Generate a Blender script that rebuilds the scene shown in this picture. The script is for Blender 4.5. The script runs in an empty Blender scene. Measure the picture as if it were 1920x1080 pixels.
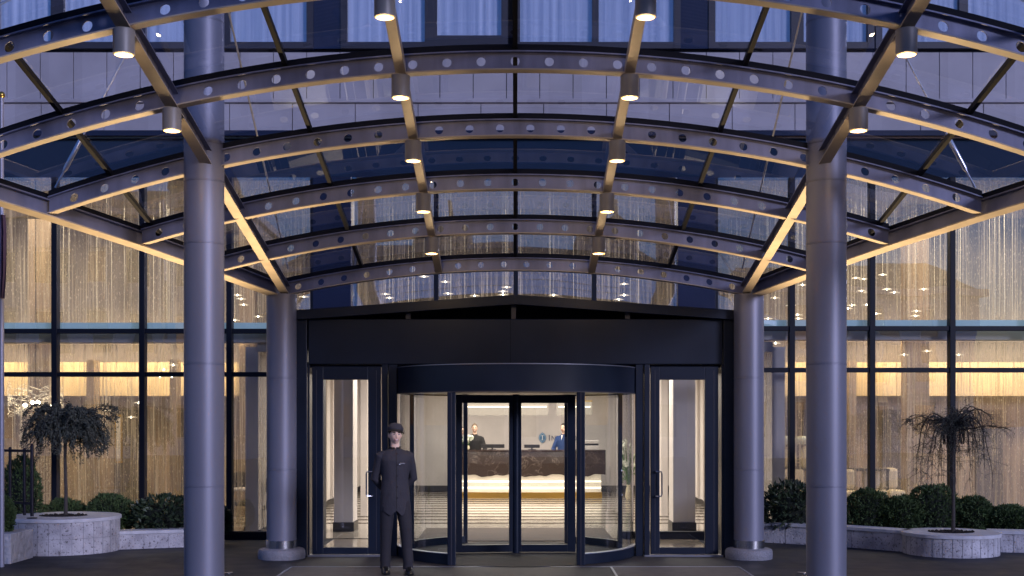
import bpy, bmesh, math, random
from mathutils import Vector, Matrix, noise
R = math.radians
sc = bpy.context.scene
col = sc.collection
F = 2350.0; EYE = 1.85; CX = 966.0; HY = 787.0

# ------------------------------------------------ camera, sky, light, exposure
cam = bpy.data.objects.new('camera', bpy.data.cameras.new('camera')); col.objects.link(cam)
cam.location = (0, 0, EYE); cam.rotation_euler = (R(90), 0, 0)
cam.data.sensor_width = 36; cam.data.lens = 36 * F / 1920
cam.data.shift_x = -(CX - 960) / 1920; cam.data.shift_y = (HY - 540) / 1920
cam.data.clip_start = .1; cam.data.clip_end = 2000
sc.camera = cam
w = bpy.data.worlds.new('World'); sc.world = w; w.use_nodes = True
wn = w.node_tree.nodes; wl = w.node_tree.links
bg = wn['Background']; sky = wn.new('ShaderNodeTexSky')
sky.sky_type = 'NISHITA'; sky.sun_disc = False; sky.sun_elevation = R(1.5); sky.sun_rotation = R(20)
sky.air_density = 1.0; sky.dust_density = .3; sky.ozone_density = 4.0
mx = wn.new('ShaderNodeMix'); mx.data_type = 'RGBA'; mx.blend_type = 'MULTIPLY'; mx.inputs[0].default_value = 1
mx.inputs[7].default_value = (.94, .84, 1.12, 1)
wl.new(sky.outputs[0], mx.inputs[6]); wl.new(mx.outputs[2], bg.inputs[0]); bg.inputs[1].default_value = .15
sun = bpy.data.objects.new('sun', bpy.data.lights.new('sun', 'SUN')); col.objects.link(sun)
sun.data.energy = .6; sun.data.angle = R(10); sun.data.color = (.70, .70, 1.0)
sun.rotation_euler = (R(77), 0, R(40))
sc.view_settings.view_transform = 'Standard'; sc.view_settings.look = 'None'
sc.view_settings.exposure = 1.85; sc.view_settings.gamma = 1
sc.cycles.transparent_max_bounces = 24; sc.cycles.max_bounces = 8
sc.cycles.use_denoising = True
sc.cycles.sample_clamp_indirect = 6

# ------------------------------------------------ materials
def mat(name, c, rough=.5, metal=0., var=0., vs=3., bump=0., bs=20., emit=None, es=0., spec=.5, stretch=(1, 1, 1), bd=.01):
    m = bpy.data.materials.new(name); m.use_nodes = True
    n = m.node_tree.nodes; l = m.node_tree.links; b = n['Principled BSDF']
    b.inputs['Base Color'].default_value = (*c, 1); b.inputs['Roughness'].default_value = rough
    b.inputs['Metallic'].default_value = metal; b.inputs['Specular IOR Level'].default_value = spec
    if var or bump:
        tc = n.new('ShaderNodeTexCoord'); mp = n.new('ShaderNodeMapping'); mp.inputs['Scale'].default_value = stretch
        l.new(tc.outputs['Object'], mp.inputs[0])
    if var:
        nz = n.new('ShaderNodeTexNoise'); nz.inputs['Scale'].default_value = vs; nz.inputs['Detail'].default_value = 6
        l.new(mp.outputs[0], nz.inputs[0])
        cr = n.new('ShaderNodeValToRGB'); cr.color_ramp.elements[0].position = .3; cr.color_ramp.elements[1].position = .7
        cr.color_ramp.elements[0].color = (*[max(0, x * (1 - var)) for x in c], 1)
        cr.color_ramp.elements[1].color = (*[min(1, x * (1 + var)) for x in c], 1)
        l.new(nz.outputs[0], cr.inputs[0]); l.new(cr.outputs[0], b.inputs['Base Color'])
        mr = n.new('ShaderNodeMapRange'); mr.inputs[3].default_value = rough * .85; mr.inputs[4].default_value = min(1, rough * 1.2)
        l.new(nz.outputs[0], mr.inputs[0]); l.new(mr.outputs[0], b.inputs['Roughness'])
    if bump:
        n2 = n.new('ShaderNodeTexNoise'); n2.inputs['Scale'].default_value = bs; n2.inputs['Detail'].default_value = 5
        l.new(mp.outputs[0], n2.inputs[0])
        bp = n.new('ShaderNodeBump'); bp.inputs['Strength'].default_value = bump; bp.inputs['Distance'].default_value = bd
        l.new(n2.outputs[0], bp.inputs['Height']); l.new(bp.outputs[0], b.inputs['Normal'])
    if emit:
        b.inputs['Emission Color'].default_value = (*emit, 1); b.inputs['Emission Strength'].default_value = es
    return m

def glass(name, ior=1.5, tint=(.93, .95, .96), rough=.0, base=.0, wob=0.):
    m = bpy.data.materials.new(name); m.use_nodes = True
    n = m.node_tree.nodes; l = m.node_tree.links; n.remove(n['Principled BSDF'])
    o = n['Material Output']; t = n.new('ShaderNodeBsdfTransparent'); g = n.new('ShaderNodeBsdfGlossy')
    t.inputs[0].default_value = (*tint, 1); g.inputs['Roughness'].default_value = rough
    g.inputs[0].default_value = (.95, .96, 1, 1)
    # thin pane: the reflectance depends on the angle only, the same from both sides
    lw = n.new('ShaderNodeLayerWeight'); lw.inputs[0].default_value = .5
    pw = n.new('ShaderNodeMath'); pw.operation = 'POWER'; pw.inputs[1].default_value = 3.2
    l.new(lw.outputs['Facing'], pw.inputs[0])
    mr = n.new('ShaderNodeMapRange'); f0 = ((ior - 1) / (ior + 1)) ** 2 * 2 + base
    mr.inputs[3].default_value = f0; mr.inputs[4].default_value = .95
    l.new(pw.outputs[0], mr.inputs[0])
    mix = n.new('ShaderNodeMixShader'); l.new(mr.outputs[0], mix.inputs[0]); l.new(t.outputs[0], mix.inputs[1]); l.new(g.outputs[0], mix.inputs[2])
    if wob:
        tc = n.new('ShaderNodeTexCoord'); nz = n.new('ShaderNodeTexNoise'); nz.inputs['Scale'].default_value = .7; nz.inputs['Detail'].default_value = 0
        l.new(tc.outputs['Object'], nz.inputs[0]); bp = n.new('ShaderNodeBump'); bp.inputs['Strength'].default_value = 1; bp.inputs['Distance'].default_value = wob
        l.new(nz.outputs[0], bp.inputs['Height']); l.new(bp.outputs[0], g.inputs['Normal'])
    l.new(mix.outputs[0], o.inputs[0]); return m

def emis(name, c, s):
    m = bpy.data.materials.new(name); m.use_nodes = True
    b = m.node_tree.nodes['Principled BSDF']; b.inputs['Base Color'].default_value = (*c, 1)
    b.inputs['Emission Color'].default_value = (*c, 1); b.inputs['Emission Strength'].default_value = s
    return m

M = dict(
    steel=mat('painted_steel', (.195, .205, .30), .45, .35, .22, 3.0, .08, 60, stretch=(2.5, 1, .5)),
    column=mat('column_paint', (.185, .188, .24), .48, .35, .10, 1.6, .03, 90, stretch=(1, 1, .3)),
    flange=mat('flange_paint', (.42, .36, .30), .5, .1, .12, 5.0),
    seal=mat('black_glazing_seal', (.005, .006, .012), .7, spec=.2),
    navy=mat('navy_aluminium', (.0075, .013, .028), .40, .15, .2, 1.5, spec=.35),
    mullion=mat('mullion_black', (.004, .005, .011), .55, spec=.25),
    clad=None,
    spandrel=mat('spandrel_glass', (.012, .016, .038), .12, 0, .2, .7),
    pier=mat('pier_panel', (.014, .015, .04), .25, 0, .2, 1.0),
    winframe=mat('window_frame', (.035, .033, .045), .5),
    chrome=mat('stainless', (.6, .6, .62), .22, 1.0, .1, 8, stretch=(6, 6, .5)),
    rod=mat('steel_rod', (.62, .62, .66), .3, .9),
    glass=glass('clear_glass', 1.45, wob=0.0),
    glass_f=glass('facade_glass', 1.6, (.86, .88, .88), 0, .15, wob=.004),
    glass_u=glass('upper_window_glass', 1.6, (.90, .92, .97), 0, .12, wob=.004),
    glass_c=glass('canopy_glass', 1.5, (.94, .95, .98), .0, .0, wob=.0015),
    lamp=emis('lamp_glow', (1.0, .74, .38), 8),
    lampring=mat('lamp_reflector', (.72, .44, .15), .5, .0),
    housing=mat('lamp_housing', (.20, .19, .19), .5, .2, .1, 6),
    trav=None, coping=mat('coping_stone', (.50, .495, .53), .7, 0, .15, 9, .35, 45),
    joint=mat('joint_mortar', (.22, .215, .23), .9),
    granite=mat('granite_base', (.20, .20, .23), .6, 0, .5, 90, .6, 60),
    soil=mat('bark_mulch', (.015, .011, .009), .95, 0, .5, 40, 1, 60, bd=.03),
    bark=mat('tree_bark', (.05, .042, .038), .9, 0, .3, 20, .6, 60),
    dkbark=mat('twig_bark', (.022, .019, .018), .9),
    leaf1=mat('conifer_leaf', (.048, .082, .024), .75, 0, .5, 12),
    leaf2=mat('laurel_leaf', (.032, .050, .024), .4, 0, .5, 9),
    leaf3=mat('weeping_leaf', (.050, .056, .042), .7, 0, .4, 20),
    leafcore=mat('shrub_core_dark', (.008, .012, .007), .95),
    iron=mat('wrought_iron', (.012, .010, .018), .5, .5),
    wood=None, beige=mat('beige_plaster', (.54, .49, .46), .6, 0, .12, 1.3, .1, 12),
    beige2=mat('pillar_plaster', (.72, .65, .60), .55, 0, .05, 1.5),
    dark=mat('skirting', (.03, .026, .024), .4),
    marble=None, floor=None, gold=mat('brass_trim', (.62, .38, .08), .28, .9),
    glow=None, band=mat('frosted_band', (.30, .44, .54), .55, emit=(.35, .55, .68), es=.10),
    slab=mat('ceiling_paint', (.45, .42, .40), .8),
    sofa=mat('sofa_fabric', (.62, .52, .36), .9, 0, .1, 5, .3, 200),
    ivory=mat('ivory_ceramic', (.75, .66, .45), .5),
    skin=mat('skin', (.90, .60, .44), .5, 0, .08, 12, spec=.4),
    suit=mat('uniform_cloth', (.032, .031, .042), .85, 0, .15, 5, .5, 7, bd=.05, stretch=(1, 1, .6)),
    trouser=mat('trouser_cloth', (.020, .019, .026), .85, 0, .12, 6, .35, 9, bd=.03),
    blacks=mat('black_cloth', (.014, .012, .012), .8), blues=mat('blue_suit_cloth', (.02, .05, .16), .8),
    hair=mat('dark_hair', (.02, .014, .01), .6), hair2=mat('fair_hair', (.16, .11, .07), .6),
    white=mat('white_matte', (.8, .78, .74), .6), eye=mat('eye_white', (.65, .62, .6), .3), iris=mat('iris', (.03, .03, .035), .3),
    lips=mat('lip_skin', (.42, .16, .14), .5), shoe=mat('shoe_leather', (.01, .01, .01), .25),
    petal=mat('white_petal', (.72, .74, .62), .7), green=mat('stem_green', (.10, .20, .05), .6),
    monitor=mat('monitor_plastic', (.02, .018, .02), .4), signblue=mat('sign_blue', (.035, .13, .26), .35, .3),
    signlite=mat('sign_pale', (.45, .60, .70), .4), signtxt=mat('sign_letters', (.03, .04, .09), .4),
    rubber=mat('door_floor_mat', (.03, .027, .024), .9, 0, .3, 50),
    mullstrip=mat('aluminium_edge', (.30, .31, .36), .4, .7),
    purple=mat('flag_cloth', (.03, .015, .045), .85), pole=mat('flagpole_paint', (.25, .25, .31), .4, .3),
    build1=mat('old_render_warm', (.52, .48, .46), .9, 0, .25, .6), build2=mat('old_render_grey', (.42, .42, .46), .9, 0, .25, .6),
    roofm=mat('dark_roof', (.05, .05, .06), .7), winl=mat('lit_window', (.05, .04, .03), .3, emit=(1, .5, .25), es=.05), wind=mat('dark_window', (.02, .022, .03), .1),
)

def nodes_mat(name):
    m = bpy.data.materials.new(name); m.use_nodes = True
    n = m.node_tree.nodes; return m, n, m.node_tree.links, n['Principled BSDF']

def travertine():
    m, n, l, b = nodes_mat('travertine_blocks'); b.inputs['Roughness'].default_value = .75
    tc = n.new('ShaderNodeTexCoord')
    a = n.new('ShaderNodeTexNoise'); a.inputs['Scale'].default_value = 5; a.inputs['Detail'].default_value = 8; l.new(tc.outputs['Object'], a.inputs[0])
    v = n.new('ShaderNodeTexNoise'); v.inputs['Scale'].default_value = 34; v.inputs['Detail'].default_value = 4; l.new(tc.outputs['Object'], v.inputs[0])
    cr = n.new('ShaderNodeValToRGB'); e = cr.color_ramp.elements
    e[0].position = .32; e[0].color = (.30, .29, .32, 1); e[1].position = .66; e[1].color = (.54, .525, .56, 1); l.new(a.outputs[0], cr.inputs[0])
    pr = n.new('ShaderNodeValToRGB'); e = pr.color_ramp.elements; e[0].position = .34; e[0].color = (.35, .33, .32, 1); e[1].position = .42; e[1].color = (1, 1, 1, 1); l.new(v.outputs[0], pr.inputs[0])
    mm = n.new('ShaderNodeMix'); mm.data_type = 'RGBA'; mm.blend_type = 'MULTIPLY'; mm.inputs[0].default_value = 1
    l.new(cr.outputs[0], mm.inputs[6]); l.new(pr.outputs[0], mm.inputs[7]); l.new(mm.outputs[2], b.inputs['Base Color'])
    bp = n.new('ShaderNodeBump'); bp.inputs['Strength'].default_value = .8; bp.inputs['Distance'].default_value = .012
    l.new(v.outputs[0], bp.inputs['Height']); l.new(bp.outputs[0], b.inputs['Normal']); return m
M['trav'] = travertine()

def cladding():
    m, n, l, b = nodes_mat('stone_cladding'); b.inputs['Roughness'].default_value = .6
    tc = n.new('ShaderNodeTexCoord'); sp = n.new('ShaderNodeSeparateXYZ'); l.new(tc.outputs['Object'], sp.inputs[0])
    a = n.new('ShaderNodeTexNoise'); a.inputs['Scale'].default_value = 1.1; a.inputs['Detail'].default_value = 7; l.new(tc.outputs['Object'], a.inputs[0])
    fl = n.new('ShaderNodeMath'); fl.operation = 'MULTIPLY'; fl.inputs[1].default_value = 1 / .515; l.new(sp.outputs[0], fl.inputs[0])
    f2 = n.new('ShaderNodeMath'); f2.operation = 'FLOOR'; l.new(fl.outputs[0], f2.inputs[0])
    wn_ = n.new('ShaderNodeTexWhiteNoise'); wn_.noise_dimensions = '1D'; l.new(f2.outputs[0], wn_.inputs['W'])
    ad = n.new('ShaderNodeMath'); ad.operation = 'MULTIPLY_ADD'; ad.inputs[1].default_value = .22; l.new(wn_.outputs[0], ad.inputs[0]); l.new(a.outputs[0], ad.inputs[2])
    cr = n.new('ShaderNodeValToRGB'); e = cr.color_ramp.elements; e[0].position = .35; e[0].color = (.35, .32, .335, 1); e[1].position = .9; e[1].color = (.52, .475, .50, 1)
    l.new(ad.outputs[0], cr.inputs[0]); l.new(cr.outputs[0], b.inputs['Base Color']); return m
M['clad'] = cladding()

def woodpanel():
    m, n, l, b = nodes_mat('veneer_panelling'); b.inputs['Roughness'].default_value = .45
    tc = n.new('ShaderNodeTexCoord'); mp = n.new('ShaderNodeMapping'); mp.inputs['Scale'].default_value = (5, 5, .25); l.new(tc.outputs['Object'], mp.inputs[0])
    a = n.new('ShaderNodeTexNoise'); a.inputs['Scale'].default_value = 3; a.inputs['Detail'].default_value = 8; l.new(mp.outputs[0], a.inputs[0])
    cr = n.new('ShaderNodeValToRGB'); e = cr.color_ramp.elements; e[0].position = .3; e[0].color = (.17, .115, .07, 1); e[1].position = .7; e[1].color = (.36, .26, .17, 1)
    l.new(a.outputs[0], cr.inputs[0]); l.new(cr.outputs[0], b.inputs['Base Color']); return m
M['wood'] = woodpanel()

def marble():
    m, n, l, b = nodes_mat('brown_marble'); b.inputs['Roughness'].default_value = .15
    tc = n.new('ShaderNodeTexCoord')
    nz = n.new('ShaderNodeTexNoise'); nz.inputs['Scale'].default_value = 2.2; nz.inputs['Detail'].default_value = 8; nz.inputs['Distortion'].default_value = 1.2; l.new(tc.outputs['Object'], nz.inputs[0])
    cr = n.new('ShaderNodeValToRGB'); e = cr.color_ramp.elements
    e[0].position = .488; e[0].color = (.045, .028, .022, 1); e[1].position = .5; e[1].color = (.16, .12, .10, 1)
    k = cr.color_ramp.elements.new(.512); k.color = (.05, .032, .026, 1); l.new(nz.outputs[0], cr.inputs[0]); l.new(cr.outputs[0], b.inputs['Base Color']); return m
M['marble'] = marble()

def lobbyfloor():
    m, n, l, b = nodes_mat('polished_stone_floor'); b.inputs['Roughness'].default_value = .12; b.inputs['Specular IOR Level'].default_value = .4
    tc = n.new('ShaderNodeTexCoord'); sp = n.new('ShaderNodeSeparateXYZ'); l.new(tc.outputs['Object'], sp.inputs[0])
    mu = n.new('ShaderNodeMath'); mu.operation = 'MULTIPLY'; mu.inputs[1].default_value = 1.35; l.new(sp.outputs[1], mu.inputs[0])
    fr = n.new('ShaderNodeMath'); fr.operation = 'FRACT'; l.new(mu.outputs[0], fr.inputs[0])
    gt = n.new('ShaderNodeMath'); gt.operation = 'GREATER_THAN'; gt.inputs[1].default_value = .74; l.new(fr.outputs[0], gt.inputs[0])
    g2 = n.new('ShaderNodeMath'); g2.operation = 'GREATER_THAN'; g2.inputs[1].default_value = 2.6; l.new(sp.outputs[1], g2.inputs[0])
    ml = n.new('ShaderNodeMath'); ml.operation = 'MULTIPLY'; l.new(gt.outputs[0], ml.inputs[0]); l.new(g2.outputs[0], ml.inputs[1])
    c = n.new('ShaderNodeMix'); c.data_type = 'RGBA'; c.inputs[6].default_value = (.40, .355, .30, 1); c.inputs[7].default_value = (.05, .035, .025, 1)
    l.new(ml.outputs[0], c.inputs[0]); l.new(c.outputs[2], b.inputs['Base Color'])
    for nm, lo, hi in (('Roughness', .12, .7), ('Specular IOR Level', .4, 0)):
        q = n.new('ShaderNodeMapRange'); q.inputs[3].default_value = lo; q.inputs[4].default_value = hi; l.new(ml.outputs[0], q.inputs[0]); l.new(q.outputs[0], b.inputs[nm])
    nz = n.new('ShaderNodeTexNoise'); nz.inputs['Scale'].default_value = 2.5; l.new(tc.outputs['Object'], nz.inputs[0])
    bp = n.new('ShaderNodeBump'); bp.inputs['Strength'].default_value = .25; bp.inputs['Distance'].default_value = .01; l.new(nz.outputs[0], bp.inputs['Height']); l.new(bp.outputs[0], b.inputs['Normal'])
    return m
M['floor'] = lobbyfloor()

def paving():
    m, n, l, b = nodes_mat('slate_paving')
    tc = n.new('ShaderNodeTexCoord')
    br = n.new('ShaderNodeTexBrick'); br.inputs['Scale'].default_value = 1; br.inputs['Brick Width'].default_value = .9; br.inputs['Row Height'].default_value = .6
    br.inputs['Mortar Size'].default_value = .010; br.inputs['Color1'].default_value = (.009, .011, .019, 1); br.inputs['Color2'].default_value = (.021, .023, .034, 1); br.inputs['Mortar'].default_value = (.006, .006, .007, 1)
    l.new(tc.outputs['Object'], br.inputs[0])
    nz = n.new('ShaderNodeTexNoise'); nz.inputs['Scale'].default_value = 3; nz.inputs['Detail'].default_value = 8; l.new(tc.outputs['Object'], nz.inputs[0])
    mr = n.new('ShaderNodeMapRange'); mr.inputs[1].default_value = .3; mr.inputs[2].default_value = .7; mr.inputs[3].default_value = .6; mr.inputs[4].default_value = 1.5; l.new(nz.outputs[0], mr.inputs[0])
    mm = n.new('ShaderNodeVectorMath'); mm.operation = 'SCALE'; l.new(br.outputs[0], mm.inputs[0]); l.new(mr.outputs[0], mm.inputs[3]); l.new(mm.outputs[0], b.inputs['Base Color'])
    m2 = n.new('ShaderNodeMapRange'); m2.inputs[3].default_value = .40; m2.inputs[4].default_value = .85; l.new(nz.outputs[0], m2.inputs[0]); l.new(m2.outputs[0], b.inputs['Roughness']); b.inputs['Specular IOR Level'].default_value = .25
    bp = n.new('ShaderNodeBump'); bp.inputs['Strength'].default_value = .4; bp.inputs['Distance'].default_value = .006; l.new(nz.outputs[0], bp.inputs['Height']); l.new(bp.outputs[0], b.inputs['Normal'])
    return m
M['paving'] = paving()

def matstripe(name, c1, c2, sc_):
    m, n, l, b = nodes_mat(name); b.inputs['Roughness'].default_value = .7
    tc = n.new('ShaderNodeTexCoord'); sp = n.new('ShaderNodeSeparateXYZ'); l.new(tc.outputs['Object'], sp.inputs[0])
    mu = n.new('ShaderNodeMath'); mu.operation = 'MULTIPLY'; mu.inputs[1].default_value = sc_; l.new(sp.outputs[1], mu.inputs[0])
    fr = n.new('ShaderNodeMath'); fr.operation = 'FRACT'; l.new(mu.outputs[0], fr.inputs[0])
    gt = n.new('ShaderNodeMath'); gt.operation = 'GREATER_THAN'; gt.inputs[1].default_value = .5; l.new(fr.outputs[0], gt.inputs[0])
    nz = n.new('ShaderNodeTexNoise'); nz.inputs['Scale'].default_value = 6; nz.inputs['Detail'].default_value = 6; l.new(tc.outputs['Object'], nz.inputs[0])
    c = n.new('ShaderNodeMix'); c.data_type = 'RGBA'; c.inputs[6].default_value = (*c1, 1); c.inputs[7].default_value = (*c2, 1); l.new(gt.outputs[0], c.inputs[0])
    mm = n.new('ShaderNodeVectorMath'); mm.operation = 'SCALE'; l.new(c.outputs[2], mm.inputs[0])
    mr = n.new('ShaderNodeMapRange'); mr.inputs[3].default_value = .5; mr.inputs[4].default_value = 1.5; l.new(nz.outputs[0], mr.inputs[0]); l.new(mr.outputs[0], mm.inputs[3])
    l.new(mm.outputs[0], b.inputs['Base Color']); return m
M['mat_dark'] = matstripe('ribbed_mat_dark', (.018, .016, .017), (.045, .042, .043), 14)
M['mat_grey'] = matstripe('ribbed_mat_grey', (.06, .055, .055), (.11, .10, .10), 9)

def deskglow():
    m, n, l, b = nodes_mat('backlit_onyx'); b.inputs['Base Color'].default_value = (.7, .6, .48, 1); b.inputs['Roughness'].default_value = .3
    tc = n.new('ShaderNodeTexCoord'); sp = n.new('ShaderNodeSeparateXYZ'); l.new(tc.outputs['Object'], sp.inputs[0])
    # two bright bands painted into the panel's glow at fixed heights
    tot = None
    for z, s in ((.24, .035), (.39, .03)):
        a = n.new('ShaderNodeMath'); a.operation = 'SUBTRACT'; a.inputs[1].default_value = z; l.new(sp.outputs[2], a.inputs[0])
        ab = n.new('ShaderNodeMath'); ab.operation = 'ABSOLUTE'; l.new(a.outputs[0], ab.inputs[0])
        mr = n.new('ShaderNodeMapRange'); mr.interpolation_type = 'SMOOTHSTEP'; mr.inputs[1].default_value = 0; mr.inputs[2].default_value = s; mr.inputs[3].default_value = 1.0; mr.inputs[4].default_value = 0; l.new(ab.outputs[0], mr.inputs[0])
        if tot is None: tot = mr
        else:
            ad = n.new('ShaderNodeMath'); ad.operation = 'ADD'; l.new(tot.outputs[0], ad.inputs[0]); l.new(mr.outputs[0], ad.inputs[1]); tot = ad
    nz = n.new('ShaderNodeTexNoise'); nz.inputs['Scale'].default_value = 3; l.new(tc.outputs['Object'], nz.inputs[0])
    m2 = n.new('ShaderNodeMapRange'); m2.inputs[3].default_value = .09; m2.inputs[4].default_value = .2; l.new(nz.outputs[0], m2.inputs[0])
    ad = n.new('ShaderNodeMath'); ad.operation = 'ADD'; l.new(tot.outputs[0], ad.inputs[0]); l.new(m2.outputs[0], ad.inputs[1])
    b.inputs['Emission Color'].default_value = (1, .80, .56, 1); l.new(ad.outputs[0], b.inputs['Emission Strength']); return m
M['glow'] = deskglow()

def crystal():
    m, n, l, b = nodes_mat('crystal_shade'); b.inputs['Base Color'].default_value = (.20, .175, .15, 1)
    tc = n.new('ShaderNodeTexCoord'); nz = n.new('ShaderNodeTexNoise'); nz.inputs['Scale'].default_value = 30; l.new(tc.outputs['Object'], nz.inputs[0])
    m2 = n.new('ShaderNodeMapRange'); m2.inputs[3].default_value = .03; m2.inputs[4].default_value = .12; l.new(nz.outputs[0], m2.inputs[0])
    b.inputs['Emission Color'].default_value = (1, .86, .66, 1); l.new(m2.outputs[0], b.inputs['Emission Strength']); return m
M['crystal'] = crystal()
M['tube'] = emis('lamp_tube', (1, .88, .66), 1.2)
M['pend'] = emis('pendant_bulb', (1, .86, .6), 14)

def stringcurtain():
    m = bpy.data.materials.new('bead_string_curtain'); m.use_nodes = True
    n = m.node_tree.nodes; l = m.node_tree.links; n.remove(n['Principled BSDF']); o = n['Material Output']
    tc = n.new('ShaderNodeTexCoord')
    def nz(scale, det, stretch):
        mp = n.new('ShaderNodeMapping'); mp.inputs['Scale'].default_value = stretch; l.new(tc.outputs['Object'], mp.inputs[0])
        z = n.new('ShaderNodeTexNoise'); z.inputs['Scale'].default_value = scale; z.inputs['Detail'].default_value = det; l.new(mp.outputs[0], z.inputs[0]); return z
    a = nz(1, 2, (55, 1, .9)); c = nz(1, 3, (6, 1, .25)); d = nz(1, 1, (75, 1, 16))
    r1 = n.new('ShaderNodeMapRange'); r1.inputs[1].default_value = .42; r1.inputs[2].default_value = .72; l.new(a.outputs[0], r1.inputs[0])
    r2 = n.new('ShaderNodeMapRange'); r2.inputs[1].default_value = .35; r2.inputs[2].default_value = .7; r2.inputs[3].default_value = .15; r2.inputs[4].default_value = 1.0; l.new(c.outputs[0], r2.inputs[0])
    r3 = n.new('ShaderNodeMapRange'); r3.inputs[1].default_value = .62; r3.inputs[2].default_value = .72; r3.inputs[4].default_value = .5; l.new(d.outputs[0], r3.inputs[0])
    mu = n.new('ShaderNodeMath'); mu.operation = 'MULTIPLY'; l.new(r1.outputs[0], mu.inputs[0]); l.new(r2.outputs[0], mu.inputs[1])
    ad = n.new('ShaderNodeMath'); ad.use_clamp = True; l.new(mu.outputs[0], ad.inputs[0]); l.new(r3.outputs[0], ad.inputs[1])
    a2 = n.new('ShaderNodeMath'); a2.use_clamp = True; a2.inputs[1].default_value = .15; l.new(ad.outputs[0], a2.inputs[0])
    t = n.new('ShaderNodeBsdfTransparent'); di = n.new('ShaderNodeBsdfDiffuse'); tr = n.new('ShaderNodeBsdfTranslucent')
    di.inputs[0].default_value = (.60, .54, .46, 1); tr.inputs[0].default_value = (.90, .80, .64, 1)
    m1 = n.new('ShaderNodeMixShader'); m1.inputs[0].default_value = .55; l.new(di.outputs[0], m1.inputs[1]); l.new(tr.outputs[0], m1.inputs[2])
    m2 = n.new('ShaderNodeMixShader'); l.new(a2.outputs[0], m2.inputs[0]); l.new(t.outputs[0], m2.inputs[1]); l.new(m1.outputs[0], m2.inputs[2])
    l.new(m2.outputs[0], o.inputs[0]); return m
M['strings'] = stringcurtain()

def curtain():
    m, n, l, b = nodes_mat('sheer_curtain'); b.inputs['Roughness'].default_value = .9
    tc = n.new('ShaderNodeTexCoord'); mp = n.new('ShaderNodeMapping'); mp.inputs['Scale'].default_value = (14, 1, .15); l.new(tc.outputs['Object'], mp.inputs[0])
    z = n.new('ShaderNodeTexNoise'); z.inputs['Scale'].default_value = 1; z.inputs['Detail'].default_value = 4; l.new(mp.outputs[0], z.inputs[0])
    cr = n.new('ShaderNodeValToRGB'); e = cr.color_ramp.elements; e[0].position = .35; e[0].color = (.50, .51, .58, 1); e[1].position = .7; e[1].color = (.85, .85, .88, 1)
    l.new(z.outputs[0], cr.inputs[0]); l.new(cr.outputs[0], b.inputs['Base Color']); return m
M['curtain'] = curtain()

# ------------------------------------------------ helpers
def origin(o):
    v = Vector((0, 0, 0))
    while o: v = v + o.location; o = o.parent
    return v
def link(o, parent=None):
    col.objects.link(o)
    if parent: o.parent = parent
    return o
def thing(name, label, cat, loc=(0, 0, 0), group=None, kind=None):
    o = bpy.data.objects.new(name, None); o.location = loc; o.empty_display_size = .2; link(o)
    return tag(o, label, cat, group, kind)
def tag(o, label=None, cat=None, group=None, kind=None):
    if label: o['label'] = label
    if cat: o['category'] = cat
    if group: o['group'] = group
    if kind: o['kind'] = kind
    return o
def copy_tree(o, parent=None):
    c = o.copy(); col.objects.link(c)
    if parent: c.parent = parent
    for ch in list(o.children): copy_tree(ch, c)
    return c

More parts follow.
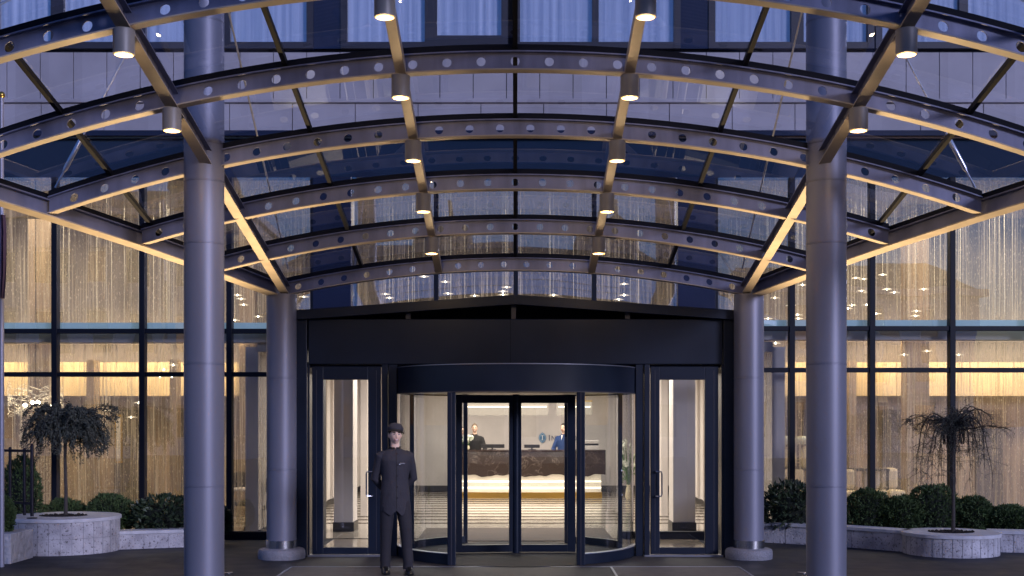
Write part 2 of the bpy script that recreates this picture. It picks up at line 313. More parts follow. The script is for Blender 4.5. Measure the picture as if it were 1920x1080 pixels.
class MB:
    def __init__(s): s.v = []; s.f = []; s.m = []; s.mi = 0
    def add(s, vs, fs):
        k = len(s.v); s.v += [tuple(v) for v in vs]
        for f in fs: s.f.append(tuple(i + k for i in f)); s.m.append(s.mi)
        return s
    def box(s, x0, x1, y0, y1, z0, z1):
        v = [(x, y, z) for z in (z0, z1) for x, y in ((x0, y0), (x1, y0), (x1, y1), (x0, y1))]
        return s.add(v, [(0, 3, 2, 1), (4, 5, 6, 7), (0, 1, 5, 4), (1, 2, 6, 5), (2, 3, 7, 6), (3, 0, 4, 7)])
    def bar(s, a, b, w_, h, up=(0, 0, 1), h0=None):
        """box beam from a to b; w_ across, height from -h0 to h-h0 along up"""
        a = Vector(a); b = Vector(b); d = (b - a).normalized(); r = d.cross(Vector(up)).normalized(); u = r.cross(d)
        h0 = h / 2 if h0 is None else h0
        vs = [p + r * i * w_ / 2 + u * j for p in (a, b) for i, j in ((-1, -h0), (1, -h0), (1, h - h0), (-1, h - h0))]
        return s.add(vs, [(0, 1, 2, 3), (7, 6, 5, 4), (0, 4, 5, 1), (1, 5, 6, 2), (2, 6, 7, 3), (3, 7, 4, 0)])
    def tube(s, pts, rad, n=8, cap=True):
        pts = [Vector(p) for p in pts]
        rads = rad if hasattr(rad, '__len__') else [rad] * len(pts)
        ref = None; k0 = len(s.v); vs = []
        for i, p in enumerate(pts):
            d = (pts[min(i + 1, len(pts) - 1)] - pts[max(i - 1, 0)]).normalized()
            if ref is None: ref = Vector((1, 0, 0)) if abs(d.x) < .9 else Vector((0, 1, 0))
            ref = (ref - d * ref.dot(d)).normalized(); q = d.cross(ref)
            rr = rads[i]; ra, rb = rr if isinstance(rr, tuple) else (rr, rr)
            for j in range(n):
                a = 2 * math.pi * j / n; vs.append(p + ref * math.cos(a) * ra + q * math.sin(a) * rb)
        fs = []
        for i in range(len(pts) - 1):
            for j in range(n):
                fs.append((i * n + j, i * n + (j + 1) % n, (i + 1) * n + (j + 1) % n, (i + 1) * n + j))
        if cap:
            fs.append(tuple(reversed(range(n)))); fs.append(tuple((len(pts) - 1) * n + j for j in range(n)))
        return s.add(vs, fs)
    def lathe(s, prof, c=(0, 0, 0), n=32, sx=1, sy=1, a0=0, a1=2 * math.pi, close=True):
        full = abs(a1 - a0 - 2 * math.pi) < 1e-6; m = n if full else n + 1; vs = []
        for r, z in prof:
            for j in range(m):
                a = a0 + (a1 - a0) * j / n; vs.append((c[0] + r * math.cos(a) * sx, c[1] + r * math.sin(a) * sy, c[2] + z))
        fs = []
        for i in range(len(prof) - 1):
            for j in range(n):
                q = (j + 1) % m; fs.append((i * m + j, i * m + q, (i + 1) * m + q, (i + 1) * m + j))
        if close and full:
            if prof[0][0] > 1e-5: fs.append(tuple(reversed(range(m))))
            if prof[-1][0] > 1e-5: fs.append(tuple((len(prof) - 1) * m + j for j in range(m)))
        return s.add(vs, fs)
    def rings(s, rg, n=24):
        """loft of ellipses (z, cx, cy, rx, ry[, p]) ; p>2 squarer"""
        vs = []
        for r in rg:
            z, cx, cy, rx, ry = r[:5]; p = r[5] if len(r) > 5 else 2
            for j in range(n):
                a = 2 * math.pi * j / n; ca, sa = math.cos(a), math.sin(a)
                vs.append((cx + rx * math.copysign(abs(ca) ** (2 / p), ca), cy + ry * math.copysign(abs(sa) ** (2 / p), sa), z))
        fs = []
        for i in range(len(rg) - 1):
            for j in range(n): fs.append((i * n + j, i * n + (j + 1) % n, (i + 1) * n + (j + 1) % n, (i + 1) * n + j))
        fs.append(tuple(reversed(range(n)))); fs.append(tuple((len(rg) - 1) * n + j for j in range(n)))
        return s.add(vs, fs)
    def ball(s, c, r, n=12, sy=1, sz=1, sx=1):
        prof = [(max(1e-4, math.sin(math.pi * i / n)) * r, -math.cos(math.pi * i / n) * r * sz) for i in range(n + 1)]
        return s.lathe(prof, c, n * 2, sx, sy, close=False)
    def build(s, name, m, parent=None, smooth=False, bevel=0, loc=None, ang=35):
        me = bpy.data.meshes.new(name); o = bpy.data.objects.new(name, me)
        off = origin(parent) if parent else (Vector(loc) if loc else Vector((0, 0, 0)))
        me.from_pydata([(v[0] - off.x, v[1] - off.y, v[2] - off.z) for v in s.v], [], s.f)
        if isinstance(m, (list, tuple)):
            for q in m: me.materials.append(q)
            for p, i in zip(me.polygons, s.m): p.material_index = i
        else: me.materials.append(m)
        link(o, parent)
        if loc and not parent: o.location = loc
        if smooth:
            me.polygons.foreach_set('use_smooth', [True] * len(me.polygons))
            try: me.set_sharp_from_angle(angle=R(ang))
            except Exception: pass
        if bevel:
            b = o.modifiers.new('bevel', 'BEVEL'); b.width = bevel; b.segments = 2; b.limit_method = 'ANGLE'; b.angle_limit = R(40)
        return o
def P(x, y, D): return Vector(((x - CX) / F * D, D, EYE + (HY - y) / F * D))
# ------------------------------------------------ ground
g = MB(); N = 1
g.add([(-400, -400, 0), (400, -400, 0), (400, 400, 0), (-400, 400, 0)], [(0, 1, 2, 3)])
tag(g.build('ground', M['paving']), kind='structure')
t = thing('entrance_mat', 'dark ribbed entrance matting with lighter grey strips set in the paving before the doors', 'mat', (0, 15.5, 0))
MB().box(-2.78, 2.78, 15.72, 16.98, .002, .010).build('ribbed_strip', M['mat_dark'], t)
MB().box(-2.78, -1.30, 13.6, 15.68, .002, .008).build('grey_panel', M['mat_grey'], t)
MB().box(1.22, 2.78, 13.6, 15.68, .002, .008).build('grey_panel', M['mat_grey'], t)
MB().box(-1.26, 1.18, 13.6, 15.68, .002, .009).build('ribbed_strip', M['mat_dark'], t)
e = MB(); e.box(-2.80, 2.80, 15.685, 15.715, .001, .013)
for x in (-2.80, 2.80, -1.28, 1.20): e.box(x - .012, x + .012, 13.6, 15.68, .001, .012)
e.build('edge_trim', M['mullstrip'], t)

# ------------------------------------------------ the hotel building
FD = 19.4; SF = F / FD
hotel = thing('hotel_building', 'large hotel with pale clad upper wall and glazed ground floor behind the canopy', 'building', (0, FD, 0))
def fx(px): return (px - CX) / SF
def fz(py): return EYE + (HY - py) / SF
ZG = 5.6; ZC = 6.30; ZW = 7.58
# upper wall: panels with joints, ledge
wbm = MB()
wbm.box(-16, 16, FD + .02, FD + .5, ZC, 14.0)
wbm.build('wall', M['seal'], hotel)
pan = MB(); x = -16.1; pw = .515
while x < 16: pan.box(x + .006, x + pw - .006, FD - .02, FD + .018, 6.80, ZW - .05); x += pw
x = -16.05; pw = .97
while x < 16: pan.box(x + .006, x + pw - .006, FD - .05, FD + .018, ZC, 6.735); x += pw
pan.build('stone_cladding', M['clad'], hotel)
MB().box(-16, 16, FD - .10, FD + .01, 6.738, 6.80).build('ledge', M['beige'] if 0 else M['clad'], hotel, bevel=.008)
MB().box(-16, 16, FD - .16, FD + .018, ZC - .09, ZC - .004).build('drip_edge', M['pier'], hotel, bevel=.006)
MB().box(-16, 16, FD + .02, FD + .25, ZG, ZC - .10).build('spandrel', M['spandrel'], hotel)
# upper windows
wins = [(-190, -20), (0, 98), (122, 240), (275, 412), (433, 576), (652, 797), (820, 940), (975, 1110), (1122, 1263), (1340, 1482), (1505, 1625), (1652, 1796), (1812, 1960), (1980, 2120)]
fr = MB()
edges = [fx(a) for w_ in wins for a in w_]
ZT = 10.2
for i, (a, b) in enumerate(wins):
    x0, x1 = fx(a), fx(b); low = .10 if i == 6 else 0
    nx = fx(wins[i + 1][0]) if i < len(wins) - 1 else x1 + .3
    dark_gap = nx - x1 > .4
    px0 = fx(wins[i - 1][1]) if i else x0 - .3
    l_ = min(.10, (x0 - px0) / 2); r_ = min(.10, (nx - x1) / 2)
    f = MB(); zb = 7.68 + low
    f.box(x0 - l_, x0, FD - .07, FD + .05, ZW, ZT).box(x1, x1 + r_, FD - .07, FD + .05, ZW, ZT)
    f.box(x0, x1, FD - .065, FD + .05, ZW, zb).box(x0, x1, FD - .065, FD + .05, ZT - .1, ZT)
    wf = f.build('window', M['winframe'], hotel)
    MB().add([(x0, FD - .01, zb), (x1, FD - .01, zb), (x1, FD - .01, ZT - .1), (x0, FD - .01, ZT - .1)], [(0, 1, 2, 3)]).build('pane', M['glass_u'], wf)
    c = MB(); nseg = 60; rng = random.Random(i)
    ph = rng.random() * 6; vs = []
    gap = .0 if i % 3 else .12
    for j in range(nseg + 1):
        u = j / nseg; xx = x0 + (x1 - x0) * u
        yy = FD + .012 + .005 * math.sin(u * 40 + ph + 2 * math.sin(u * 9))
        vs += [(xx, yy, zb), (xx, yy, ZT - .1)]
    c.add(vs, [(2 * j, 2 * j + 2, 2 * j + 3, 2 * j + 1) for j in range(nseg)])
    c.build('curtain', M['curtain'], wf, smooth=True)
MB().box(-16, 16, FD - .03, FD + .018, ZT, 14.0).build('stone_cladding', M['clad'], hotel)
# dark panels between the upper windows, and piers in the glazing
for a, b in ((576, 652), (1263, 1340)):
    MB().box(fx(a) + .101, fx(b) - .101, FD - .045, FD + .018, ZW, ZT).build('infill_panel', M['pier'], hotel)
for a, b in ((588, 660), (1270, 1340)):
    MB().box(fx(a), fx(b), FD - .08, FD + .30, 3.0, ZG - .002).build('pier', M['pier'], hotel, bevel=.005)
# curtain wall: mullions, transoms, panes
LX = [fx(-220), fx(-59), fx(104), fx(268), fx(431), fx(588)]
RX = [fx(1340), fx(1484), fx(1634), fx(1784), fx(1934), fx(2084)]
LZ = [.12, fz(702), fz(621), 4.62, ZG]; RZ = [.12, fz(694), fz(616), 4.70, ZG]
ml = MB(); tr = MB()
for xs in (LX, RX):
    for x in xs: MB().box(x - .042, x + .042, FD - .07, FD + .09, .0, ZG - .004).build('mullion', M['mullion'], hotel, bevel=.004)
for x in (fx(818), fx(967), fx(1114)): MB().box(x - .035, x + .035, FD - .06, FD + .09, 3.3, ZG - .004).build('mullion', M['mullion'], hotel, bevel=.004)
for xs, zs in ((LX, LZ), (RX, RZ)):
    for k, z in enumerate(zs[1:3]): MB().box(xs[0] - 1.5, xs[-1], FD - .05, FD + .07, z - .036, z + .036).build('transom', M['mullion'], hotel, bevel=.004)
    MB().box(xs[0] - 1.5, xs[-1] + .0, FD - .06, FD + .12, 0.0, .12).build('sill_rail', M['mullion'], hotel, bevel=.004)
tr.box(fx(660), fx(1270), FD - .045, FD + .07, 3.34, 3.42)
tr.build('transom', M['mullion'], hotel, bevel=.004)
rngp = random.Random(5)
def pane(x0, x1, z0, z1, y=FD):
    # every pane sits a hair out of plane, as real glazing does
    a, b = rngp.uniform(-.0035, .0035), rngp.uniform(-.003, .003)
    n = 6; vs = []; bul = rngp.uniform(-.003, .003)
    for j in range(n + 1):
        for i in range(n + 1):
            u, v = i / n, j / n
            vs.append((x0 + (x1 - x0) * u, y + a * (u - .5) + b * (v - .5) + bul * math.sin(u * math.pi) * math.sin(v * math.pi), z0 + (z1 - z0) * v))
    fs = [(j * (n + 1) + i, j * (n + 1) + i + 1, (j + 1) * (n + 1) + i + 1, (j + 1) * (n + 1) + i) for j in range(n) for i in range(n)]
    MB().add(vs, fs).build('window_pane', M['glass_f'], hotel, smooth=True)
for xs, zs in ((LX, LZ), (RX, RZ)):
    for i in range(len(xs) - 1):
        for z0, z1 in ((.12, zs[1]), (zs[1], zs[2]), (zs[2], ZG)): pane(xs[i], xs[i + 1], z0, z1)
for a, b in ((660, 818), (818, 967), (967, 1114), (1114, 1270)): pane(fx(a), fx(b), 3.42, ZG)
# frosted floor band behind the glass
for xs, z in ((LX, LZ[2]), (RX, RZ[2])):
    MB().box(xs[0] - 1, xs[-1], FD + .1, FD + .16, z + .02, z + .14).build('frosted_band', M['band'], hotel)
    MB().box(xs[0] - 1, xs[-1], FD + .20, FD + .55, z - .16, z + .06).build('ceiling_edge', M['slab'], hotel)
# shell of the interior
BW = 25.2
sh = MB()
sh.box(-16, 16, BW + 8.0, BW + 8.2, 0, ZG + .3)
sh.box(-16, -15.8, FD + .3, BW + 8, 0, ZG + .3).box(15.8, 16, FD + .3, BW + 8, 0, ZG + .3)
sh.build('inner_wall', M['beige'], hotel)
MB().box(-16, 16, FD + .26, BW + 8.2, ZG + .3, ZG + .5).build('lounge_ceiling', M['slab'], hotel)
MB().add([(-16, FD + .02, .012), (16, FD + .02, .012), (16, BW + 8, .012), (-16, BW + 8, .012)], [(0, 1, 2, 3)]).build('lobby_floor', M['floor'], hotel)
# partitions between lobby and lounges, lobby ceiling
for s in (-1, 1):
    MB().box(s * 4.15 - .1, s * 4.15 + .1, FD + .35, 33.2, .012, 3.0).build('partition_wall', M['beige'], hotel)
    MB().box(s * 4.03 - .02, s * 4.03 + .02, FD + .35, 33.0, .012, .11).build('skirting', M['dark'], hotel)
MB().box(-4.05, 4.05, FD + .3, 33.2, 2.92, 3.08).build('lobby_ceiling', M['slab'], hotel)
LB = 32.0
MB().box(-4.05, 4.05, LB, LB + .2, .012, 2.92).build('lobby_back_wall', M['beige'], hotel)
MB().box(-4.05, 4.05, LB - .025, LB - .002, .012, .17).build('skirting', M['dark'], hotel)
tag(MB().box(-1.5, 1.5, 18.95, 21.2, .013, .022).build('brown_floor_sheet', mat('inner_floor_brown', (.085, .062, .05), .9, 0, .2, 4)), 'brown sheet on the lobby floor just inside the revolving door', 'mat')  # added brown sheet, makes the lobby floor darker near the door
# pillars just inside the side doors
for s, (a, b) in ((-1, (626, 662)), (1, (1262, 1304))):
    D = 20.6; x0 = (a - CX) / F * D; x1 = (b - CX) / F * D
    p = MB().box(x0, x1, D, D + .55, .16, 2.92).build('pillar', M['beige2'], hotel, bevel=.01)
    MB().box(x0 - .015, x1 + .015, D - .015, D + .565, .012, .16).build('plinth', M['dark'], p)
    xx0, xx1 = ((676 - CX) / F * 24, (688 - CX) / F * 24) if s < 0 else ((1240 - CX) / F * 24, (1252 - CX) / F * 24)
    MB().box(xx0, xx1, 24, 24.4, .012, 2.92).build('pillar', M['beige2'], hotel)
    # reveals of the lobby side: vertical cladding fins
    for k in range(7):
        yy = 26.2 + k * .85
        MB().box(s * 3.98 - .05 * (s > 0) , s * 3.98 + .05 * (s < 0), yy, yy + .42, .17, 2.9).build('wall_fin', M['beige2'], hotel)
# lounges: back wall panelling, bulkhead, doors
for s in (-1, 1):
    X0, X1 = (-15.7, -4.3) if s < 0 else (4.3, 15.7)
    pb = MB(); x = X0; rng = random.Random(3 + s)
    while x < X1:
        w_ = rng.choice((.55, .8, 1.1)); w_ = min(w_, X1 - x)
        pb.box(x + .006, x + w_ - .006, BW - rng.choice((0, .02, .04)), BW + .15, .012, 2.30); x += w_
    pb.build('veneer_panel', M['wood'], hotel)
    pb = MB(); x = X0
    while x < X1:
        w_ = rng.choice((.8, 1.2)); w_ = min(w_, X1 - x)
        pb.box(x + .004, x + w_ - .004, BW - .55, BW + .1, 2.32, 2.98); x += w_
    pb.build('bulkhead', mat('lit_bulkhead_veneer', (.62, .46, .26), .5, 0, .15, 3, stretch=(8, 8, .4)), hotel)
    MB().box(X0, X1, BW - .1, BW + .1, 3.0, ZG + .3).build('upper_wall', mat('upper_wall_dim', (.16, .135, .12), .8, 0, .3, .8), hotel)  # dark colour puts the weaker light up here into the wall
    dk = mat('dark_doorway', (.07, .055, .05), .6)
    doors = ((1475, 1560), (1655, 1700), (1830, 1880)) if s > 0 else ((215, 262), (330, 400), (40, 80))
    for a, b in doors:
        MB().box((a - CX) / F * 25.1, (b - CX) / F * 25.1, BW - .12, BW - .06, .012, 2.05).build('doorway', dk, hotel)
    # wall vents seen high on the panelling
    if s > 0:
        for a in (1462, 1650):
            x = (a - CX) / F * 25; f_ = MB().box(x, x + .17, BW - .1, BW - .05, 2.2, 2.32).build('wall_vent', M['ivory'], hotel)
    # mid depth freestanding wall and column that break up the room
    for a, b, dd, hh in (((1700, 1742, 23.6, ZG + .29), (1592, 1606, 24.2, 3.0)) if s > 0 else ((52, 92, 23.4, ZG + .29), (162, 176, 24.0, 3.0), (318, 330, 23.8, 3.0), (448, 476, 24.0, ZG + .29))):
        MB().box((a - CX) / F * dd, (b - CX) / F * dd, dd, dd + .35, .012, hh).build('pillar', M['wood'], hotel)

# ------------------------------------------------ interior lamps
def area(name, loc, sx, sy, p, c=(1, .83, .60), rot=(0, 0, 0)):
    l = bpy.data.lights.new(name, 'AREA'); l.shape = 'RECTANGLE'; l.size = sx; l.size_y = sy; l.energy = p; l.color = c
    o = bpy.data.objects.new(name, l); link(o); o.location = loc; o.rotation_euler = rot; return o
for s in (-1, 1):
    area('lounge_light', (s * 8.2, 22.6, 5.6), 6, 3, 125)
    area('lounge_light', (s * 8.4, 24.0, 3.45), 6.4, .2, 46, (1, .78, .46), rot=(R(38), 0, 0))
area('lobby_light', (0, 27.5, 2.88), 4.5, 6, 150, (1, .89, .77))
area('lobby_light', (0, 21.6, 2.88), 6.5, 2, 85, (1, .90, .80))
area('atrium_light', (0, 23, 5.6), 5, 3, 38, (1, .8, .6))

# ------------------------------------------------ bead string curtains
for s, (xa, xb), z, lb in ((-1, (LX[0], -3.2), LZ[2], 'left of'), (1, (3.2, RX[-1]), RZ[2], 'right of')):
    for z0, z1, nm in ((.15, z - .18, 'lower'), (z + .15, ZG + .25, 'upper')):
        vs = []; n = 160
        for j in range(n + 1):
            xx = xa + (xb - xa) * j / n; yy = FD + .42 + .012 * math.sin(j * 1.7)
            vs += [(xx, yy, z0), (xx, yy, z1)]
        c = MB().add(vs, [(2 * j, 2 * j + 2, 2 * j + 3, 2 * j + 1) for j in range(n)]).build('string_curtain', M['strings'], None)
        tag(c, f'{nm} golden bead string curtain hanging inside the glazing {lb} the entrance', 'curtain')
vs = []
for j in range(81):
    xx = -2.5 + 5.0 * j / 80; yy = FD + .42 + .012 * math.sin(j * 1.7); vs += [(xx, yy, 3.2), (xx, yy, ZG + .25)]
tag(MB().add(vs, [(2 * j, 2 * j + 2, 2 * j + 3, 2 * j + 1) for j in range(80)]).build('string_curtain', M['strings'], None),
    'short bead string curtain behind the glass above the entrance roof', 'curtain')

# ------------------------------------------------ canopy
DA = [8.45, 9.83, 11.20, 12.57, 13.95, 15.33, 16.74]
def apex(D): return EYE + 1.987 + .2035 * (16.74 - D)
def drop(x): return 14.4 - math.sqrt(14.4 ** 2 - x * x)
def edge(D): return 3.16 + .377 * (16.74 - D)
canopy = thing('entrance_canopy', 'arched steel and glass canopy with perforated ribs projecting over the entrance', 'canopy', (0, 12.57, 0))
HW = .150   # web height
def arch(D, hw, lastrow):
    z0 = apex(D) + .012
    b = MB(); cell = .305; n = int(hw / cell) * 2 + 1 if not lastrow else int(hw / cell) * 2
    xs = []; start = -n * cell / 2
    def zc(x): return z0 - drop(max(-hw, min(hw, x)))
    def pt(x, v, y): return (x, y, zc(x) + v)
    th = .006
    def web(xa, xb, hole):
        xm = (xa + xb) / 2; vm = HW * .5; r = .041
        outer = []; inner = []; K = 20
        for k in range(K):
            a = 2 * math.pi * k / K; ca, sa = math.cos(a), math.sin(a)
            hx, hv = (xb - xa) / 2, HW / 2
            t_ = min(hx / abs(ca) if abs(ca) > 1e-9 else 9, hv / abs(sa) if abs(sa) > 1e-9 else 9)
            outer.append((xm + ca * t_, vm + sa * t_)); inner.append((xm + ca * r, vm + sa * r))
        # snap nearest outer points to the corners
        for cx_, cv in ((xa, 0), (xb, 0), (xb, HW), (xa, HW)):
            i = min(range(K), key=lambda i: (outer[i][0] - cx_) ** 2 + (outer[i][1] - cv) ** 2); outer[i] = (cx_, cv)
        vs = []
        for y in (D - th, D + th):
            vs += [pt(x, v, y) for x, v in outer] + [pt(x, v, y) for x, v in inner]
        fs = []
        for k in range(K):
            q = (k + 1) % K
            fs += [(k, q, K + q, K + k), (2 * K + k, 3 * K + k, 3 * K + q, 2 * K + q), (K + k, K + q, 3 * K + q, 3 * K + k)]
        b.add(vs, fs)
    def plain(xa, xb):
        k = max(1, int((xb - xa) / .2)); 
        for i in range(k):
            p, q = xa + (xb - xa) * i / k, xa + (xb - xa) * (i + 1) / k
            vs = [pt(p, 0, D - th), pt(q, 0, D - th), pt(q, HW, D - th), pt(p, HW, D - th), pt(p, 0, D + th), pt(q, 0, D + th), pt(q, HW, D + th), pt(p, HW, D + th)]
            b.add(vs, [(0, 1, 2, 3), (7, 6, 5, 4)])
    for i in range(n):
        xa = start + i * cell; xb = xa + cell; xm = (xa + xb) / 2
        near = min(abs(abs(xm) - p) for p in (1.02, 3.06))
        if near < .07: plain(xa, xb)
        else: web(xa, xb, True)
    plain(-hw, start); plain(-start, hw)
    rib = b.build('arch_rib', M['steel'], canopy)
    seg = 44; fl = MB(); tp = MB(); sl = MB()
    def strip(m, v0, v1, w_, yo=0):
        vs = []
        for i in range(seg + 1):
            x = -hw + 2 * hw * i / seg
            for y, v in ((-w_ / 2, v0), (w_ / 2, v0), (w_ / 2, v1), (-w_ / 2, v1)): vs.append((x, D + y + yo, zc(x) + v))
        fs = []
        for i in range(seg):
            a = i * 4; c = a + 4
            for k in range(4): fs.append((a + k, a + (k + 1) % 4, c + (k + 1) % 4, c + k))
        fs += [(3, 2, 1, 0), tuple(seg * 4 + k for k in range(4))]
        m.add(vs, fs)
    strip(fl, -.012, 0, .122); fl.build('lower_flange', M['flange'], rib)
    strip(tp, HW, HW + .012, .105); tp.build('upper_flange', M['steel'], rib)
    strip(sl, HW + .014, HW + .072, .06, .0); sl.build('glazing_seal', M['seal'], rib)
for i, D in enumerate(DA): arch(D, edge(D) - .06, i in (3, 6))
ZS = HW + .012   # height of steel top above the apex line
def proof(x, D, v): return (x, D, apex(D) - drop(x) + v)
# purlins
for s in (-1, 1):
    m = MB(); x = s * 1.02
    m.bar(proof(x, 8.2, -.008), proof(x, 16.72, -.008), .092, .085, h0=0)
    m.build('purlin', M['flange'], canopy, bevel=.004)
    x = s * 3.06
    pr = MB(); fl = MB()
    D0, D1 = 8.2, 16.72
    n = int((D1 - D0) / .305)
    for i in range(n):
        ya = D0 + (D1 - D0) * i / n; yb = D0 + (D1 - D0) * (i + 1) / n; K = 16; vs = []
        for xo in (-.006, .006):
            for k in range(K):
                a = 2 * math.pi * k / K; ca, sa = math.cos(a), math.sin(a)
                t_ = min((yb - ya) / 2 / max(abs(ca), 1e-9), .06 / max(abs(sa), 1e-9))
                yy, vv = (ya + yb) / 2 + ca * t_, .062 + sa * t_; vs.append(proof(x, yy, vv)[0:1] + proof(x, yy, vv)[1:])
            for k in range(K):
                a = 2 * math.pi * k / K
                vs.append(proof(x, (ya + yb) / 2 + .034 * math.cos(a), .062 + .034 * math.sin(a)))
            for q in range(len(vs) - 2 * K, len(vs)): vs[q] = (vs[q][0] + xo, vs[q][1], vs[q][2])
        fs = []
        for k in range(K):
            q = (k + 1) % K
            fs += [(k, q, K + q, K + k), (2 * K + k, 3 * K + k, 3 * K + q, 2 * K + q), (K + k, K + q, 3 * K + q, 3 * K + k)]
        pr.add(vs, fs)
    pu = pr.build('purlin', M['steel'], canopy)
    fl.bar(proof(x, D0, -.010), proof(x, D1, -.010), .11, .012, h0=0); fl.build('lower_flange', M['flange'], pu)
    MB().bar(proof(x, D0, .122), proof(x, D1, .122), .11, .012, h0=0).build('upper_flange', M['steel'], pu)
    # raking edge beam, bent at every arch
    eb = MB(); ef = MB(); es_ = MB(); et = MB()
    for i in range(len(DA) - 1):
        a, b = DA[i], DA[i + 1]; pa, pb = Vector(proof(s * edge(a), a, 0)), Vector(proof(s * edge(b), b, 0))
        up = Vector((0, 0, 1))
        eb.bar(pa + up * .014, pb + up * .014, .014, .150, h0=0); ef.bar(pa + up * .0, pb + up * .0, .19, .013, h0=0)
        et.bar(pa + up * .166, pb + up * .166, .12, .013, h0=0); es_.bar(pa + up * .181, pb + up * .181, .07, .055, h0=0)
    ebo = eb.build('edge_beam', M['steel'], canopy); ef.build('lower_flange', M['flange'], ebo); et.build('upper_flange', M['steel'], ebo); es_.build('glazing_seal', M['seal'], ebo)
# glazing bars and glass
for x in (0, -2.05, 2.05, -4.05, 4.05):
    Dm = 16.74 if abs(x) < 3 else 16.74 - (abs(x) + .02 - 3.16) / .377
    m = MB()
    pts = [D for D in DA if D < Dm] + [Dm]
    for a, b in zip(pts, pts[1:]): m.bar(proof(x, a, ZS + .018), proof(x, b, ZS + .018), .042, .05, h0=0)
    m.build('glazing_bar', M['seal'], canopy)
rngp = random.Random(9)
cuts = [-9, -4.05, -2.05, 0, 2.05, 4.05, 9]
for i in range(len(DA) - 1):
    a, b = DA[i] + .0, DA[i + 1]
    for c0, c1 in zip(cuts, cuts[1:]):
        def lim(x, D): e_ = edge(D) - .02; return max(-e_, min(e_, x))
        xa0, xa1, xb0, xb1 = lim(c0, a), lim(c1, a), lim(c0, b), lim(c1, b)
        if xa1 - xa0 < .05: continue
        n = 8; vs = []; tl = rngp.uniform(-.004, .004); t2 = rngp.uniform(-.004, .004)
        for j in range(3):
            v = j / 2; D = a + .012 + (b - a - .024) * v
            for k in range(n + 1):
                u = k / n; x = (xa0 + (xa1 - xa0) * u) * (1 - v) + (xb0 + (xb1 - xb0) * u) * v
                vs.append(proof(x, D, ZS + .074 + tl * (u - .5) + t2 * (v - .5)))
        fs = [(j * (n + 1) + k, j * (n + 1) + k + 1, (j + 1) * (n + 1) + k + 1, (j + 1) * (n + 1) + k) for j in range(2) for k in range(n)]
        MB().add(vs, fs).build('glass_panel', M['glass_c'], canopy, smooth=True)
# tie rods
for s in (-1, 1):
    top = Vector((s * 3.12, 12.57, 7.0))
    for k, (D, e_, side) in enumerate(((16.45, 0, 0), (12.57, 1, .12), (9.83, 1, .10))):
        end = Vector(proof(s * (edge(D) - .12) if e_ else s * 3.0, D, HW + .1))
        if k == 0: end = Vector(proof(s * 2.98, D, HW + .1))
        m = MB(); m.tube([top, end], .011, 8)
        d = (top - end).normalized(); tb = end + d * .18
        m.tube([tb, tb + d * .04, tb + d * .36, tb + d * .40], [.012, .024, .024, .012], 10)
        r_ = m.build('tie_rod', M['rod'], canopy, smooth=True)
# canopy columns
def column(loc, zt, base, label):
    t = thing('canopy_column', label, 'column', (*loc, 0), 'steel columns carrying the canopy')
    r = .198; z0 = .24 if base else 0
    seams = [1.19, 2.41, 3.61, 4.23, 4.61, 5.83]
    prof = [(r, z0)]
    for z in seams:
        if z < zt - .1: prof += [(r, z - .010), (r + .004, z - .008), (r + .004, z - .001), (r - .004, z), (r - .004, z + .004), (r, z + .005)]
    prof += [(r, zt)]
    MB().lathe(prof, (*loc, 0), 64).build('shaft', M['column'], t, smooth=True, ang=60)
    if base:
        MB().lathe([(r + .001, .13), (r + .012, .135), (r + .012, .245), (r + .001, .25)], (*loc, 0), 64).build('steel_collar', M['chrome'], t, smooth=True)
        MB().lathe([(.31, 0), (.315, .05), (.312, .10), (.295, .128), (.26, .14), (.2, .142)], (*loc, 0), 48).build('stone_base', M['granite'], t, smooth=True)
    else:
        MB().lathe([(r + .001, 0), (.30, .002), (.30, .02), (r + .02, .025), (r + .001, .12)], (*loc, 0), 48).build('base_plate', M['column'], t, smooth=True)
        MB().lathe([(r + .03, 6.9), (r + .03, 6.95), (.12, 7.02), (.12, 7.08)], (*loc, 0), 48).build('mast_cap', M['column'], t, smooth=True)
    return t
column((-3.12, 12.57), 6.98, False, 'tall front column on the left, nearest the camera, passing up through the canopy')
column((3.12, 12.57), 6.98, False, 'tall front column on the right, nearest the camera, passing up through the canopy')
column((-3.12, 16.74), 3.52, True, 'short rear column on a round stone base, left of the doors')
column((3.12, 16.74), 3.52, True, 'short rear column on a round stone base, right of the doors')

# ------------------------------------------------ downlights under the canopy
def downlight(x, D, label):
    z = apex(D) - drop(x) - .012
    t = thing('canopy_downlight', label, 'downlight', (x, D - .03, z), 'cylinder downlights under the canopy')
    c = (x, D - .03, z); r = .083
    MB().lathe([(.03, 0), (r - .006, 0), (r, -.006), (r, -.195), (r - .012, -.202), (r - .012, -.10)], c, 40).build('housing', M['housing'], t, smooth=True)
    MB().lathe([(r - .013, -.198), (r - .022, -.16), (.03, -.12), (.0001, -.12)], c, 32, close=False).build('reflector', M['lampring'], t, smooth=True)
    MB().lathe([(.0001, -.168), (.036, -.164), (.044, -.14), (.0001, -.13)], c, 24, close=False).build('bulb', M['lamp'], t, smooth=True)
    l = bpy.data.lights.new('downlight_beam', 'SPOT'); l.energy = 5; l.color = (1, .74, .45); l.spot_size = R(110); l.spot_blend = .7; l.shadow_soft_size = .04
    o = bpy.data.objects.new('downlight_beam', l); link(o, t); o.location = (0, 0, -.20)
    l = bpy.data.lights.new('downlight_glow', 'POINT'); l.energy = 2.4; l.color = (1, .70, .38); l.shadow_soft_size = .05
    o = bpy.data.objects.new('downlight_glow', l); link(o, t); o.location = (0, 0, -.25)
    return t
ordn = ['first', 'second', 'third', 'fourth', 'fifth']
